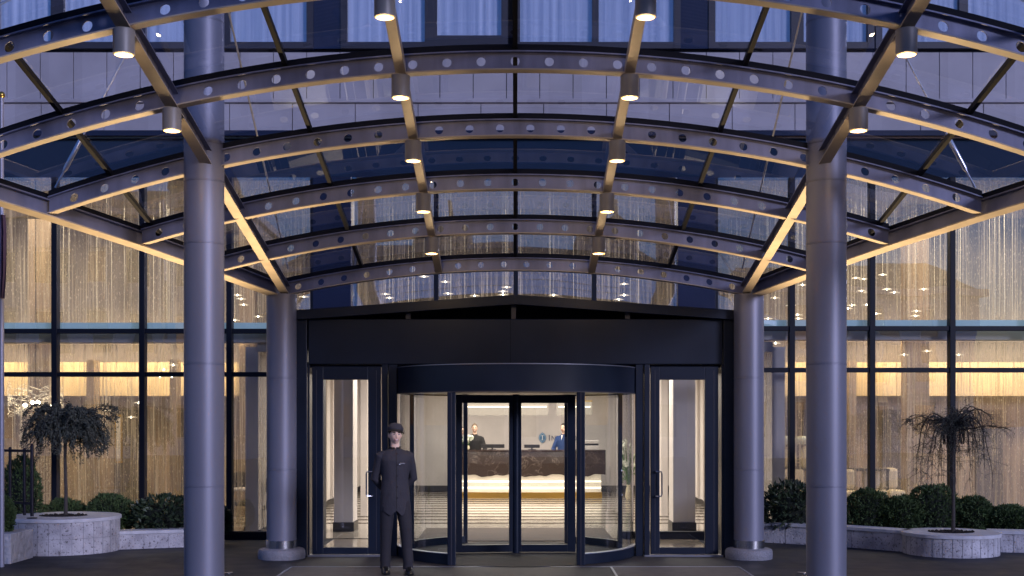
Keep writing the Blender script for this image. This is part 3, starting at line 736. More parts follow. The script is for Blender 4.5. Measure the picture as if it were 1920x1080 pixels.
for s, sn in ((-1, 'left'), (1, 'right')):
    for k, D in enumerate(DA[1:6]):
        downlight(s * 1.02, D, f'{ordn[k]} downlight from the front on the inner {sn} canopy beam')
    for k, D in enumerate(DA[1:3]):
        downlight(s * 3.06, D, f'{("front", "rear")[k]} of the two downlights on the outer {sn} canopy beam')
# in-ground uplights
for s, sn in ((-1, 'left'), (1, 'right')):
    x, y = s * 3.46, 15.1
    t = thing('ground_uplight', f'small lit lamp set in the paving between the two {sn} columns', 'ground light', (x, y, 0))
    MB().lathe([(.045, .001), (.06, .004), (.06, .012), (.045, .014)], (x, y, 0), 24).build('rim', M['chrome'], t, smooth=True)
    MB().lathe([(.0001, .010), (.044, .010)], (x, y, 0), 24, close=False).build('lens', emis('uplight_lens', (1, .8, .55), 10), t)
    l = bpy.data.lights.new('uplight_beam', 'SPOT'); l.energy = 560; l.color = (1, .70, .36); l.spot_size = R(92); l.spot_blend = .8; l.shadow_soft_size = .04
    o = bpy.data.objects.new('uplight_beam', l); link(o, t); o.location = (0, 0, .03)
    d = Vector((s * .27, -.30, 1)).normalized(); o.rotation_euler = (-d).to_track_quat('Z', 'Y').to_euler()
# ------------------------------------------------ entrance vestibule
VD = 16.9; SV = F / VD
def vx(px): return (px - CX) / SV
def vz(py): return EYE + (HY - py) / SV
ves = thing('entrance_vestibule', 'dark navy metal entrance box with plain fascia and low pitched roof', 'vestibule', (0, VD, 0))
zf0, zf1 = vz(683), vz(598)
XL, XR = vx(555), vx(1377)
b = MB()
b.box(vx(578), vx(1355), VD, VD + .12, zf0, zf1)
b.build('fascia', M['navy'], ves, bevel=.01)
m = MB()
for x in (vx(957), ): m.box(x - .004, x + .004, VD - .004, VD + .01, zf0 + .01, zf1 - .01)
m.build('fascia_joint', M['mullstrip'] if 0 else M['seal'], ves)
for a, b_ in ((555, 576), (1356, 1377)):
    MB().box(vx(a), vx(b_), VD - .03, VD + .12, 0, zf1 + .02).build('corner_post', M['navy'], ves, bevel=.008)
for a in (579, 1354):
    MB().box(vx(a) - .012, vx(a) + .012, VD - .02, VD + .05, 0, zf0 - .002).build('trim', M['navy'], ves)
# pitched roof beam
rb = MB(); zl, zm = vz(592), vz(563)
rb.bar((XL - .02, VD - .06, zl), (0, VD - .06, zm), .10, .13).bar((0.001, VD - .06, zm), (XR + .02, VD - .06, zl), .10, .13)
rb.build('roof_beam', M['navy'], ves, bevel=.006)
rf = MB()
for x0, z0, x1, z1 in ((XL - .02, zl, 0, zm), (0, zm, XR + .02, zl)):
    rf.add([(x0, VD - .01, z0 + .05), (x1, VD - .01, z1 + .05), (x1, FD - .1, z1 + .05), (x0, FD - .1, z0 + .05), (x0, VD - .01, z0), (x1, VD - .01, z1), (x1, FD - .1, z1), (x0, FD - .1, z0)],
           [(0, 1, 2, 3), (7, 6, 5, 4), (0, 4, 5, 1), (2, 6, 7, 3)])
rf.build('roof', M['navy'], ves)
p = MB()
for px in (765, 963, 1177): 
    x = vx(px); MB().box(x - .032, x + .032, VD + .02, VD + .09, zf1 + .002, zl - .03 + (zm - zl) * (1 - abs(x) / abs(XL))).build('roof_post', M['winframe'], ves)
ri = MB(); ri.add([(XL + .05, VD + .5, zf0 + .2), (XR - .05, VD + .5, zf0 + .2), (XR - .05, VD + .5, zl + .02), (0, VD + .5, zm + .03), (XL + .05, VD + .5, zl + .02)], [(0, 1, 2, 3, 4)]); ri.build('roof_gap_dark', M['seal'], ves)  # added black sheet: shade of the roof gap, keeps the lit interior hidden
# side walls of the box and its ceiling
for x in (XL, XR):
    s = 1 if x > 0 else -1
    MB().box(x - .04, x + .04, VD + .125, FD - .08, 0, zl - .01).build('side_wall', M['navy'], ves)
cl = MB(); cl.box(vx(578), vx(1355), VD + .13, FD - .08, zf0 - .04, zf0 + .04); cl.build('ceiling', M['navy'], ves)
MB().box(vx(578), vx(1355), VD + .16, FD - .09, .003, .011).build('vestibule_floor', mat('vestibule_stone', (.34, .28, .21), .15, 0, .12, 2), ves)
# framing beside the drum
for a, b_ in ((716, 727), (1208, 1218)):
    MB().box(vx(a), vx(b_), VD - .02, VD + .10, 0, zf0 - .002).build('jamb', M['navy'], ves, bevel=.006)
for a, b_ in ((728, 744), (1192, 1207)):
    MB().box(vx(a), vx(b_), VD + .01, VD + .12, 0, zf0 - .002).build('jamb', M['navy'], ves, bevel=.006)
MB().box(vx(578), vx(727), VD - .05, VD + .14, 0, .028).box(vx(1208), vx(1355), VD - .05, VD + .14, 0, .028).build('threshold', M['mullstrip'], ves)
# side doors
def side_door(px0, px1, gx0, gx1, hx, s):
    x0, x1, a, b_ = vx(px0), vx(px1), vx(gx0), vx(gx1)
    z0, z1 = .035, zf0 - .03; ga, gb = .125, vz(712)
    f = MB(); y0, y1 = VD + .005, VD + .075
    f.box(x0, a, y0, y1, z0, z1).box(b_, x1, y0, y1, z0, z1).box(a, b_, y0, y1, z0, ga).box(a, b_, y0, y1, gb, z1)
    d = f.build('door', M['navy'], ves, bevel=.006)
    MB().box(a, b_, VD + .03, VD + .038, ga, gb).build('door_pane', M['glass'], d)
    g = MB()
    for xx, w_ in ((x0 + .06, .008), (x1 - .06, .008)): g.box(xx - w_ / 2, xx + w_ / 2, VD + .001, VD + .004, z0 + .05, z1 - .05)
    g.build('door_bead', M['mullstrip'] if 0 else M['winframe'], d)
    x = vx(hx); zt, zb = vz(884), vz(930); h = MB(); e = s * .085
    h.tube([(x, VD + .0, zt), (x, VD - .05, zt), (x + e * .0, VD - .075, zt - .004)], .011, 8)
    pts = [(x, VD + .0, zt), (x - e * .1, VD - .06, zt), (x - e * .9, VD - .075, zt), (x - e, VD - .075, zt - .03), (x - e, VD - .075, zb + .03), (x - e * .9, VD - .075, zb), (x - e * .1, VD - .06, zb), (x, VD, zb)]
    h = MB().tube(pts, .011, 10); h.build('door_handle', M['chrome'], d, smooth=True)
side_door(585, 714, 606, 690, 700, 1)
side_door(1220, 1347, 1237, 1322, 1228, -1)

# ------------------------------------------------ revolving door
RC = Vector((0.012, 17.27, 0)); RR = 1.62
rev = thing('revolving_door', 'glazed revolving door drum with curved screens in the middle of the entrance', 'revolving door', (RC.x, RC.y, 0))
zh0, zh1 = 2.20, 2.545
A0, A1 = R(180 + 12), R(360 - 12)
def arcbox(r0, r1, z0, z1, a0, a1, n=40):
    m = MB(); vs = []
    for j in range(n + 1):
        a = a0 + (a1 - a0) * j / n; c, s = math.cos(a), math.sin(a)
        for r, z in ((r0, z0), (r1, z0), (r1, z1), (r0, z1)): vs.append((RC.x + r * c, RC.y + r * s, z))
    fs = []
    for j in range(n):
        for k in range(4): fs.append((j * 4 + k, j * 4 + (k + 1) % 4, j * 4 + 4 + (k + 1) % 4, j * 4 + 4 + k))
    fs += [(3, 2, 1, 0), tuple(n * 4 + k for k in range(4))]
    return m.add(vs, fs)
hd = arcbox(RR - .06, RR + .02, zh0, zh1, R(180), R(360), 64).build('header', M['navy'], rev, smooth=True)
arcbox(RR - .06, RR + .028, zh1 + .001, zh1 + .012, R(180), R(360), 64).build('header_trim', M['mullstrip'], hd, smooth=True)
arcbox(RR + .0205, RR + .026, zh0 + .0, zh0 + .012, R(183), R(357), 64).build('header_trim', M['winframe'], hd, smooth=True)
arcbox(RR - .06, RR + .02, zh0, zh1, R(0), R(180), 48).build('header', M['navy'], rev, smooth=True)
MB().lathe([(.0001, zh0 + .02), (RR - .06, zh0 + .02)], RC, 48, close=False).build('drum_ceiling', M['navy'], rev)
MB().lathe([(.0001, .016), (RR + .01, .016)], RC, 64, close=False).build('drum_floor', M['rubber'], rev)
def ang(px):
    # angle on the front half of the drum that projects to this pixel
    best = min((abs(CX + F * (RC.x + RR * math.cos(R(a / 4))) / (RC.y + RR * math.sin(R(a / 4))) - px), a / 4) for a in range(4 * 184, 4 * 357))
    return R(best[1])
for a, b_, pp in ((ang(741), ang(840), 845), (ang(1095), ang(1192), 1090)):
    sgn = 1 if pp < CX else -1
    r0 = arcbox(RR - .045, RR + .012, .016, .145, a, b_, 24).build('screen', M['navy'], rev, smooth=True)
    arcbox(RR - .05, RR + .02, .146, .156, a, b_, 24).build('screen_trim', M['mullstrip'], r0, smooth=True)
    arcbox(RR - .02, RR - .012, .156, zh0, a, b_, 24).build('curved_pane', M['glass'], r0, smooth=True)
    for aa in (a, (a + b_) / 2 if 0 else b_):
        pass
    e = a if pp < CX else b_
    MB().tube([(RC.x + (RR - .02) * math.cos(e), RC.y + (RR - .02) * math.sin(e), .02), (RC.x + (RR - .02) * math.cos(e), RC.y + (RR - .02) * math.sin(e), zh0)], .012, 8).build('edge_strip', M['chrome'], r0)
for pp in (845, 1090):
    a = ang(pp); c, s = math.cos(a), math.sin(a)
    x, y = RC.x + (RR - .02) * c, RC.y + (RR - .02) * s
    MB().box(x - .052, x + .052, y - .06, y + .06, .0, zh0).build('post', M['navy'], rev, bevel=.008)
    MB().box(x - .006, x + .006, y - .066, y - .061, .0, zh0).build('post_trim', M['winframe'], rev)
# rear screens and their posts
for a, b_ in ((R(22), R(62)), (R(118), R(158))):
    r0 = arcbox(RR - .045, RR + .012, .016, .12, a, b_, 16).build('screen', M['navy'], rev, smooth=True)
    arcbox(RR - .02, RR - .012, .12, zh0, a, b_, 16).build('curved_pane', M['glass'], r0, smooth=True)
    for e in (a, b_):
        x, y = RC.x + (RR - .02) * math.cos(e), RC.y + (RR - .02) * math.sin(e)
        MB().box(x - .03, x + .03, y - .03, y + .03, .016, zh0).build('post', M['navy'], rev)
# two leaves on the middle line
def leaf(x0, x1, y0, y1, wl, wr):
    """leaf between (x0,y0) and (x1,y1); stile widths wl, wr"""
    d = Vector((x1 - x0, y1 - y0, 0)); L = d.length; d.normalize(); q = Vector((-d.y, d.x, 0)); m = MB()
    def bx(a, b, z0, z1, t=.028):
        vs = [Vector((x0, y0, 0)) + d * u + q * v + Vector((0, 0, z)) for z in (z0, z1) for u, v in ((a, -t), (b, -t), (b, t), (a, t))]
        m.add(vs, [(0, 3, 2, 1), (4, 5, 6, 7), (0, 1, 5, 4), (1, 2, 6, 5), (2, 3, 7, 6), (3, 0, 4, 7)])
    bx(0, wl, .03, zh0 - .01); bx(L - wr, L, .03, zh0 - .01); bx(wl, L - wr, .03, .13); bx(wl, L - wr, zh0 - .12, zh0 - .01)
    f = m.build('wing', M['navy'], rev, bevel=.004)
    m = MB(); bx(wl, L - wr, .13, zh0 - .12, .004); m.build('wing_pane', M['glass'], f)
leaf(-.83, -.035, 17.20, 17.30, .10, .05)
leaf(.035, .83, 17.30, 17.30, .05, .11)
MB().tube([(RC.x, 17.30, .016), (RC.x, 17.30, zh0)], .052, 16).build('centre_shaft', M['navy'], rev, smooth=True)

# ------------------------------------------------ reception
SD = 29.4
desk = thing('reception_desk', 'long reception desk of dark veined marble over a backlit glowing base', 'reception desk', (0, SD, .012))
x0, x1 = -1.50, 2.12
m = MB(); n = 70; vs = []; rng = random.Random(2)
def wav(u): return .545 + .022 * math.sin(u * 21) + .014 * math.sin(u * 47 + 1) + .008 * math.sin(u * 90)
for j in range(n + 1):
    u = j / n; x = x0 + (x1 - x0) * u; bow = -.12 * math.sin(u * math.pi)
    zb = wav(u)
    for y, z in ((SD + bow, zb), (SD + bow - .03, (zb + 1.1) / 2), (SD + bow, 1.10), (SD + bow - .03, 1.105), (SD + bow - .03, 1.14), (SD + .7, 1.14), (SD + .7, zb)): vs.append((x, y, z))
k = 7; fs = []
for j in range(n):
    for q in range(k): fs.append((j * k + q, j * k + (q + 1) % k, (j + 1) * k + (q + 1) % k, (j + 1) * k + q))
fs += [tuple(reversed(range(k))), tuple(n * k + q for q in range(k))]
m.add(vs, fs).build('marble_counter', M['marble'], desk)
vs = []
for j in range(41):
    u = j / 40; x = x0 + .04 + (x1 - x0 - .14) * u; y = SD + .07 - .12 * math.sin(u * math.pi) + .02 * math.sin(u * 18)
    vs += [(x, y, .15), (x, y, .62), (x, SD + .6, .62), (x, SD + .6, .15)]
fs = [(j * 4 + q, j * 4 + (q + 1) % 4, j * 4 + 4 + (q + 1) % 4, j * 4 + 4 + q) for j in range(40) for q in range(4)] + [(3, 2, 1, 0), (160, 161, 162, 163)]
MB().add(vs, fs).build('glowing_base', M['glow'], desk, smooth=True)
vs = []
for j in range(41):
    u = j / 40; x = x0 + .02 + (x1 - x0 - .10) * u; y = SD + .05 - .12 * math.sin(u * math.pi) + .02 * math.sin(u * 18)
    vs += [(x, y, .012), (x, y, .149), (x, SD + .62, .149), (x, SD + .62, .012)]
MB().add(vs, fs).build('brass_plinth', M['gold'], desk)
# monitors on the desk
def monitor(px0, px1, D, label, h=.20, back=False):
    xa, xb = (px0 - CX) / F * D, (px1 - CX) / F * D; z = 1.14
    t = thing('monitor', label, 'monitor', ((xa + xb) / 2, D, z))
    MB().box(xa, xb, D, D + .03, z + .04, z + .04 + h).build('screen', M['monitor'], t, bevel=.006)
    MB().box((xa + xb) / 2 - .02, (xa + xb) / 2 + .02, D + .031, D + .06, z, z + .12).box((xa + xb) / 2 - .09, (xa + xb) / 2 + .09, D - .04, D + .12, z, z + .012).build('stand', M['monitor'], t)
monitor(900, 946, 29.75, 'black monitor on the desk in the left door leaf', .09)
monitor(983, 1012, 29.8, 'black monitor on the desk right of the door shaft', .08)
t = thing('printer', 'pale grey office machine on the right end of the reception desk', 'printer', (1.75, 29.8, 1.14))
MB().box(1.60, 1.98, 29.6, 29.95, 1.14, 1.24).box(1.60, 1.98, 29.6, 29.95, 1.285, 1.36).build('casing', M['beige'], t, bevel=.01)
MB().box(1.61, 1.97, 29.63, 29.94, 1.24, 1.285).build('paper_tray', M['monitor'], t)
# wall sign
sg = thing('wall_sign', 'blue leaf shaped emblem and dark capital letters on the lobby back wall', 'sign', (.7, LB, 1.39))
def WX(px): return (px - CX) / F * LB
cx_, cz = WX(1017), 1.39
def vesica(h, w_, y0, y1):
    n = 16; pts = []
    for i in range(n + 1):
        v = -1 + 2 * i / n; pts.append((w_ * (1 - v * v) ** .8 * .5 + .0, v * h / 2))
    pts += [(-x, z) for x, z in reversed(pts[1:-1])]
    k = len(pts); vs = [(cx_ + x, y, cz + z) for y in (y0, y1) for x, z in pts]
    fs = [tuple(range(k)), tuple(reversed(range(k, 2 * k)))] + [(i, (i + 1) % k, k + (i + 1) % k, k + i) for i in range(k)]
    return MB().add(vs, fs)
vesica(.27, .19, LB - .03, LB - .004).build('emblem', M['signblue'], sg)
vesica(.235, .155, LB - .034, LB - .0305).build('emblem_ring', M['signlite'], sg)
vesica(.215, .135, LB - .038, LB - .0345).build('emblem_field', M['signblue'], sg)
e = MB(); e.box(cx_ - .009, cx_ + .009, LB - .042, LB - .0385, cz - .06, cz + .06).box(cx_ - .027, cx_ + .027, LB - .042, LB - .0385, cz + .048, cz + .062).box(cx_ - .027, cx_ + .027, LB - .042, LB - .0385, cz - .062, cz - .048)
e.build('emblem_letter', M['white'], sg)
def letters(txt, x, z, h, parent, m, wscale=1.0, y=LB - .012):
    cu = bpy.data.curves.new('t', 'FONT'); cu.body = txt; cu.size = h * 1.38; cu.extrude = .006; cu.space_character = 1.12; cu.offset = .001
    o = bpy.data.objects.new('t', cu); link(o); bpy.context.view_layer.update()
    dg = bpy.context.evaluated_depsgraph_get(); me = bpy.data.meshes.new_from_object(o.evaluated_get(dg)); bpy.data.objects.remove(o)
    l = bpy.data.objects.new('lettering', me); me.materials.clear(); me.materials.append(m); link(l, parent)
    l.rotation_euler = (R(90), 0, 0); l.location = Vector((x, y, z)) - origin(parent); l.scale = (wscale, 1, 1); return l
letters('I', WX(1028), cz - .07, .150, sg, M['signtxt'])
letters('NTERCON', WX(1033.5), cz - .07, .128, sg, M['signtxt'], .86)
# crystal pendant boxes over the desk
for a, b_, lb in ((873, 958, 'widest glowing crystal box light over the left of the desk'), (972, 1028, 'glowing crystal box light just right of the door shaft'), (1044, 1110, 'glowing crystal box light above the right end of the desk')):
    D = 28.2; xa, xb = (a - CX) / F * D, (b_ - CX) / F * D; z0, z1 = 1.95, 2.26
    t = thing('box_chandelier', lb, 'ceiling light', ((xa + xb) / 2, D, z0), 'crystal box lights over the reception desk')
    c = MB(); 
    c.box(xa, xb, D, D + .012, z0, z1).box(xa, xb, D + .25, D + .262, z0, z1).box(xa, xa + .012, D + .013, D + .249, z0, z1).box(xb - .012, xb, D + .013, D + .249, z0, z1)
    c.build('crystal_shade', M['crystal'], t)
    MB().tube([(xa + .04, D - .012, z0 + .19), (xb - .04, D - .012, z0 + .19)], .011, 8).build('lamp_tube', M['tube'], t)
    r_ = MB().box(xa - .01, xb + .01, D - .008, D + .27, z1 + .001, z1 + .02)
    for xx in (xa + .15, xb - .15): r_.tube([(xx, D + .13, z1 + .02), (xx, D + .13, 2.92)], .008, 6)
    r_.build('brass_frame', M['gold'], t)
# flowers
def bouquet(loc, h, nb, rad, label, vase=True, seed=1, name='flower_vase'):
    rng = random.Random(seed); t = thing(name, label, 'flowers', loc); L = Vector(loc)
    if vase: MB().lathe([(.06, 0), (.085, .06), (.07, .22), (.05, .30), (.06, .34)], loc, 20).build('vase', M['ivory'], t, smooth=True); b0 = .3
    else:
        MB().lathe([(.04, 0), (.06, .03), (.05, .10)], loc, 16).build('vase', M['ivory'], t, smooth=True); b0 = .08
    st = MB(); pe = MB()
    for i in range(nb):
        a = rng.uniform(0, 6.28); r = rad * math.sqrt(rng.random()); tip = L + Vector((r * math.cos(a), r * math.sin(a), b0 + (h - b0) * rng.uniform(.45, 1)))
        st.tube([L + Vector((0, 0, b0 - .02)), (L + tip) / 2 + Vector((0, 0, b0 * .5)), tip], .006, 5)
        for k in range(9):
            d = Vector((rng.gauss(0, 1), rng.gauss(0, 1), rng.gauss(0, 1))).normalized(); c = tip + d * .03; u = d.orthogonal().normalized() * .032; v = d.cross(u).normalized() * .032
            pe.add([c - u - v * .6, c + u - v * .6, c + u * .6 + v + d * .02, c - u * .6 + v + d * .02], [(0, 1, 2, 3)])
        for k in range(2):
            p = (L + tip) / 2 + Vector((rng.uniform(-.05, .05), rng.uniform(-.05, .05), rng.uniform(0, .1))); u = Vector((rng.uniform(-1, 1), rng.uniform(-1, 1), .4)).normalized()
            v = u.orthogonal().normalized(); st.add([p - v * .02, p + u * .09, p + v * .02], [(0, 1, 2)])
    st.build('stems', M['green'], t); pe.build('blooms', M['petal'], t)
bouquet((-1.13, 29.55, 1.14), .30, 16, .12, 'low bunch of white flowers on the left of the reception desk', False, 4, 'flower_bowl')
bouquet((2.62, 28.9, .012), 1.35, 34, .24, 'tall white and green flower arrangement right of the reception desk', True, 5)

# ------------------------------------------------ lounges: pendants, sofa, vases, chandelier
def pendant_proto():
    t = thing('disc_pendant', 'x', 'pendant lamp', (0, 0, 0), 'small glass disc pendant lamps')
    MB().lathe([(.006, .015), (.05, .012), (.115, -.004), (.12, -.010), (.05, .002), (.006, .004)], (0, 0, 0), 20).build('glass_disc', mat('frosted_disc', (.9, .85, .75), .3, emit=(1, .85, .6), es=.22), t, smooth=True)
    MB().ball((0, 0, .0), .020, 6).build('bulb', M['pend'], t)
    MB().tube([(0, 0, .02), (0, 0, 1.0)], .0035, 5).build('cord', mat('lit_cord', (.8, .74, .6), .3, emit=(1, .85, .6), es=.10), t)
    return t
pp_ = pendant_proto(); first = True; rng = random.Random(11)
PEND = {
 'hanging in the upper right glazing of the hotel': [(1605, 521), (1620, 523), (1655, 515), (1615, 545), (1628, 548), (1663, 542), (1677, 548), (1732, 542), (1597, 572), (1590, 578), (1625, 571), (1643, 588), (1718, 583), (1716, 592)],
 'hanging between the two right hand columns': [(1453, 558), (1483, 572), (1440, 597), (1497, 597), (1505, 534), (1495, 590)],
 'hanging in the lower right glazing, under the transom': [(1438, 658), (1454, 643), (1695, 665), (1738, 658), (1798, 665)],
 'hanging between the two left hand columns': [(445, 553), (457, 571), (484, 593), (440, 600), (452, 560)],
 'hanging over the entrance roof': [(570, 556), (722, 551), (835, 528), (840, 550), (890, 554), (950, 538), (943, 546), (943, 552), (1038, 553), (1170, 532), (1170, 553), (1160, 561), (795, 518), (730, 558)],
 'hanging in the lower left glazing, behind the weeping tree': [(325, 684), (307, 693), (300, 706), (200, 770), (246, 782), (260, 755), (322, 706)]}
plist = {}
for lab, pts in PEND.items():
    for (a, b_) in pts:
        o = pp_ if first else copy_tree(pp_); first = False
        D = rng.uniform(20.3, 23.6) if b_ > 640 or 'right glazing' in lab else rng.uniform(20.3, 22.4)
        if 'transom' in lab or 'tree' in lab: D = rng.uniform(20.2, 22)
        if 'roof' in lab: D = rng.uniform(20.0, 21.2)
        p = P(a, b_, D); o.location = p; plist.setdefault(lab, []).append((a, b_, o)); o['group'] = 'disc pendants ' + lab
        for ch in o.children:
            if ch.name.startswith('cord'): ch.scale = (1, 1, ZG + .29 - p.z)
            else: ch.scale = (.72, .72, .8)
ORD = 'first second third fourth fifth sixth seventh eighth ninth tenth eleventh twelfth thirteenth fourteenth'.split()
SHORT = ['in the upper right glazing', 'between the two right columns', 'under the right transom', 'between the two left columns', 'over the entrance roof', 'behind the left weeping tree']
for (lab, items), sl_ in zip(plist.items(), SHORT):
    for k, (_, _, o) in enumerate(sorted(items, key=lambda q: q[:2])):
        o['label'] = f'glass disc pendant hanging {sl_}, {ORD[k]} from the left'
# bare cords of light
cords = 0
for (xa, xb, k, zlo) in ((4.6, 9.2, 34, 3.5), (-8.4, -4.5, 16, 3.4), (-2.4, 2.4, 26, 3.5)):
    c = MB()
    for i in range(k):
        x = rng.uniform(xa, xb); y = rng.uniform(20.2, 23.5); c.tube([(x, y, zlo + rng.uniform(0, .3)), (x, y, ZG + .29)], .0035, 4)
    c = c.build('cord_cluster', bpy.data.materials['lit_cord'])
    tag(c, {4.6: 'thin lit cords hanging in the upper right glazing', -8.4: 'thin lit cords hanging in the upper left glazing', -2.4: 'thin lit cords hanging over the entrance roof'}[xa], 'cords', kind='stuff')
# sofas
def sofa(px0, px1, D, label):
    x0, x1 = (px0 - CX) / F * D, (px1 - CX) / F * D; t = thing('sofa', label, 'sofa', ((x0 + x1) / 2, D, .012))
    MB().box(x0, x1, D, D + .75, .12, .40).build('base', M['sofa'], t, bevel=.04)
    n = max(2, round((x1 - x0) / .75))
    for i in range(n):
        a = x0 + (x1 - x0) * i / n + .01; b_ = x0 + (x1 - x0) * (i + 1) / n - .01
        MB().box(a, b_, D - .02, D + .6, .402, .56).build('seat_cushion', M['sofa'], t, bevel=.05)
        MB().box(a, b_, D + .45, D + .68, .563, .95).build('back_cushion', M['sofa'], t, bevel=.06)
    for xx in (x0 + .08, x1 - .14):
        MB().box(xx, xx + .06, D + .05, D + .11, .012, .118).box(xx, xx + .06, D + .6, D + .66, .012, .118).build('leg', M['dark'], t)
sofa(1425, 1618, 22.6, 'long cream sofa behind the right front column')
sofa(1632, 1700, 22.9, 'short cream sofa right of the long one')
def knob_vase(px, D, label):
    x = (px - CX) / F * D; t = thing('knobbly_vase', label, 'vase', (x, D, .95))
    MB().lathe([(.06, 0), (.11, .06), (.125, .18), (.115, .30), (.07, .38), (.05, .40), (.055, .42)], (x, D, .95), 24).build('body', M['ivory'], t, smooth=True)
    k = MB()
    for i in range(6):
        for j in range(12):
            a = (j + .5 * (i % 2)) * math.pi / 6; r = (.115, .124, .126, .122, .118, .10)[i]
            k.ball((x + r * math.cos(a), D + r * math.sin(a), 1.0 + i * .058), .014, 4)
    k.build('knobs', M['ivory'], t)
    f = MB(); rng = random.Random(int(px))
    for i in range(150):
        d = Vector((rng.gauss(0, 1), rng.gauss(0, 1), rng.gauss(0, 1))).normalized(); c = Vector((x - .06, D, 1.45)) + Vector((d.x * .17, d.y * .12, d.z * .07 + .02)); u = d.orthogonal().normalized() * .03; v = d.cross(u) 
        f.add([c - u - v, c + u - v, c + u + v, c - u + v], [(0, 1, 2, 3)])
    f.build('dried_flowers', M['petal'], t)
knob_vase(1481, 23.2, 'knobbly cream vase left of the right front column'); knob_vase(1511, 23.2, 'knobbly cream vase beside the edge of the right front column')
t = thing('console_table', 'dark console table behind the cream sofa', 'table', (5.2, 23.25, .012))
MB().box(4.4, 6.9, 23.5 - .42, 23.5, .90, .95).build('table_top', M['dark'], t, bevel=.006)
for xx in (4.42, 6.84): MB().box(xx, xx + .05, 23.1, 23.15, .012, .899).box(xx, xx + .05, 23.42, 23.47, .012, .899).build('leg', M['dark'], t)
# left chandelier of glass rods
cpos = Vector(((67 - CX) / F * 21.2, 21.2, EYE + (HY - 752) / F * 21.2))
t = thing('rod_chandelier', 'drum chandelier of glowing crossed glass rods behind the left glazing', 'chandelier', cpos)
rods = MB(); rng = random.Random(8)
for i in range(170):
    a = rng.uniform(0, 6.28); r = .44; z = rng.uniform(-.26, .24); da = rng.uniform(.15, .45); dz = rng.uniform(-.10, .10)
    p0 = cpos + Vector((r * math.cos(a), r * math.sin(a), z)); p1 = cpos + Vector((r * math.cos(a + da), r * math.sin(a + da), z + dz)); rods.tube([p0, p1], .0055, 4)
rods.build('glass_rods', mat('lit_glass_rods', (.9, .8, .6), .2, emit=(1, .82, .55), es=.2), t)
bl = MB()
for a in (-.24, .22, .02, -.1): bl.ball(tuple(cpos + Vector((a, rng.uniform(-.2, .2), rng.uniform(-.12, -.02)))), .035, 6)
bl.build('bulbs', M['pend'], t); MB().tube([cpos + Vector((0, 0, .24)), (cpos.x, cpos.y, ZG + .29)], .008, 6).build('cable', M['dark'], t)
# lattice screen, framed picture, table and chairs on the left
D = 21.6; x0, x1 = (60 - CX) / F * D, (104 - CX) / F * D
t = thing('lattice_screen', 'pale fretwork screen behind the glazing left of the weeping tree', 'screen', ((x0 + x1) / 2, D, .012))
la = MB(); la.box(x0, x1, D, D + .03, .012, .06).box(x0, x0 + .03, D, D + .03, .06, 1.25).box(x1 - .03, x1, D, D + .03, .06, 1.25).box(x0, x1, D, D + .03, 1.25, 1.28)
la.build('frame', M['wood'], t); la = MB()
for i in range(1, 8):
    xx = x0 + (x1 - x0) * i / 8; zz = .1
    while zz < 1.2: h = rng.choice((.06, .12, .18)); la.box(xx - .004, xx + .004, D + .008, D + .02, zz, zz + h); la.box(xx, min(xx + .05, x1), D + .009, D + .019, zz + h, zz + h + .008); zz += h + .03
la.build('fretwork', M['ivory'], t)
D = 24.6; x0, x1 = (215 - CX) / F * D, (229 - CX) / F * D
t = thing('wall_picture', 'tall gold framed picture on the wall right of the weeping tree', 'picture', ((x0 + x1) / 2, D, 1.3))
MB().box(x0, x1, D, D + .03, 1.0, 1.95).build('picture_frame', M['gold'], t); MB().box(x0 + .03, x1 - .03, D - .004, D - .001, 1.04, 1.91).build('canvas', M['slab'], t)
def cafe(px, D):
    x = (px - CX) / F * D; t = thing('cafe_table', 'round cafe table with a lit cup tray beside the left rear column', 'table', (x, D, .012))
    MB().lathe([(.28, .70), (.30, .71), (.30, .73), (.28, .74)], (x, D, 0), 32).build('table_top', M['beige2'], t, smooth=True)
    MB().tube([(x, D, .012), (x, D, .70)], .022, 10).lathe([(.2, .012), (.2, .03), (.03, .05)], (x, D, 0), 24).build('pedestal', M['dark'], t, smooth=True)
cafe(462, 20.4)
def chair(px, D, rz, label):
    x = (px - CX) / F * D; t = thing('lounge_chair', label, 'chair', (x, D, .012), 'round backed cafe chairs')
    c = math.cos(rz); s = math.sin(rz)
    def W(a, b, z): return (x + a * c - b * s, D + a * s + b * c, z)
    MB().lathe([(.0001, .40), (.20, .40), (.23, .43), (.22, .47), (.0001, .48)], (x, D, 0), 24, close=False).build('seat', M['blacks'], t, smooth=True)
    bk = MB(); n = 20; vs = []
    for j in range(n):
        a = 2 * math.pi * j / n; 
        for th in (-.02, .02): vs.append(W(.19 * math.cos(a), .22 + th, .80 + .17 * math.sin(a)))
    bk.add(vs, [tuple(2 * j for j in range(n)), tuple(2 * j + 1 for j in reversed(range(n)))] + [(2 * j, 2 * ((j + 1) % n), 2 * ((j + 1) % n) + 1, 2 * j + 1) for j in range(n)])
    bk.build('backrest', M['blacks'], t)
    for a, b_ in ((-.17, -.17), (.17, -.17), (-.17, .17), (.17, .17)):
        MB().tube([W(a * .8, b_ * .8, .40), W(a * 1.1, b_ * 1.1, .012)], .010, 6).build('leg', M['dark'], t)
    MB().tube([W(-.13, .18, .42), W(-.10, .21, .68)], .010, 6).tube([W(.13, .18, .42), W(.10, .21, .68)], .010, 6).build('back_support', M['dark'], t)
chair(452, 21.2, .3, 'round backed chair behind the cafe table'); chair(487, 20.25, -1.9, 'round backed chair half hidden by the left rear column')

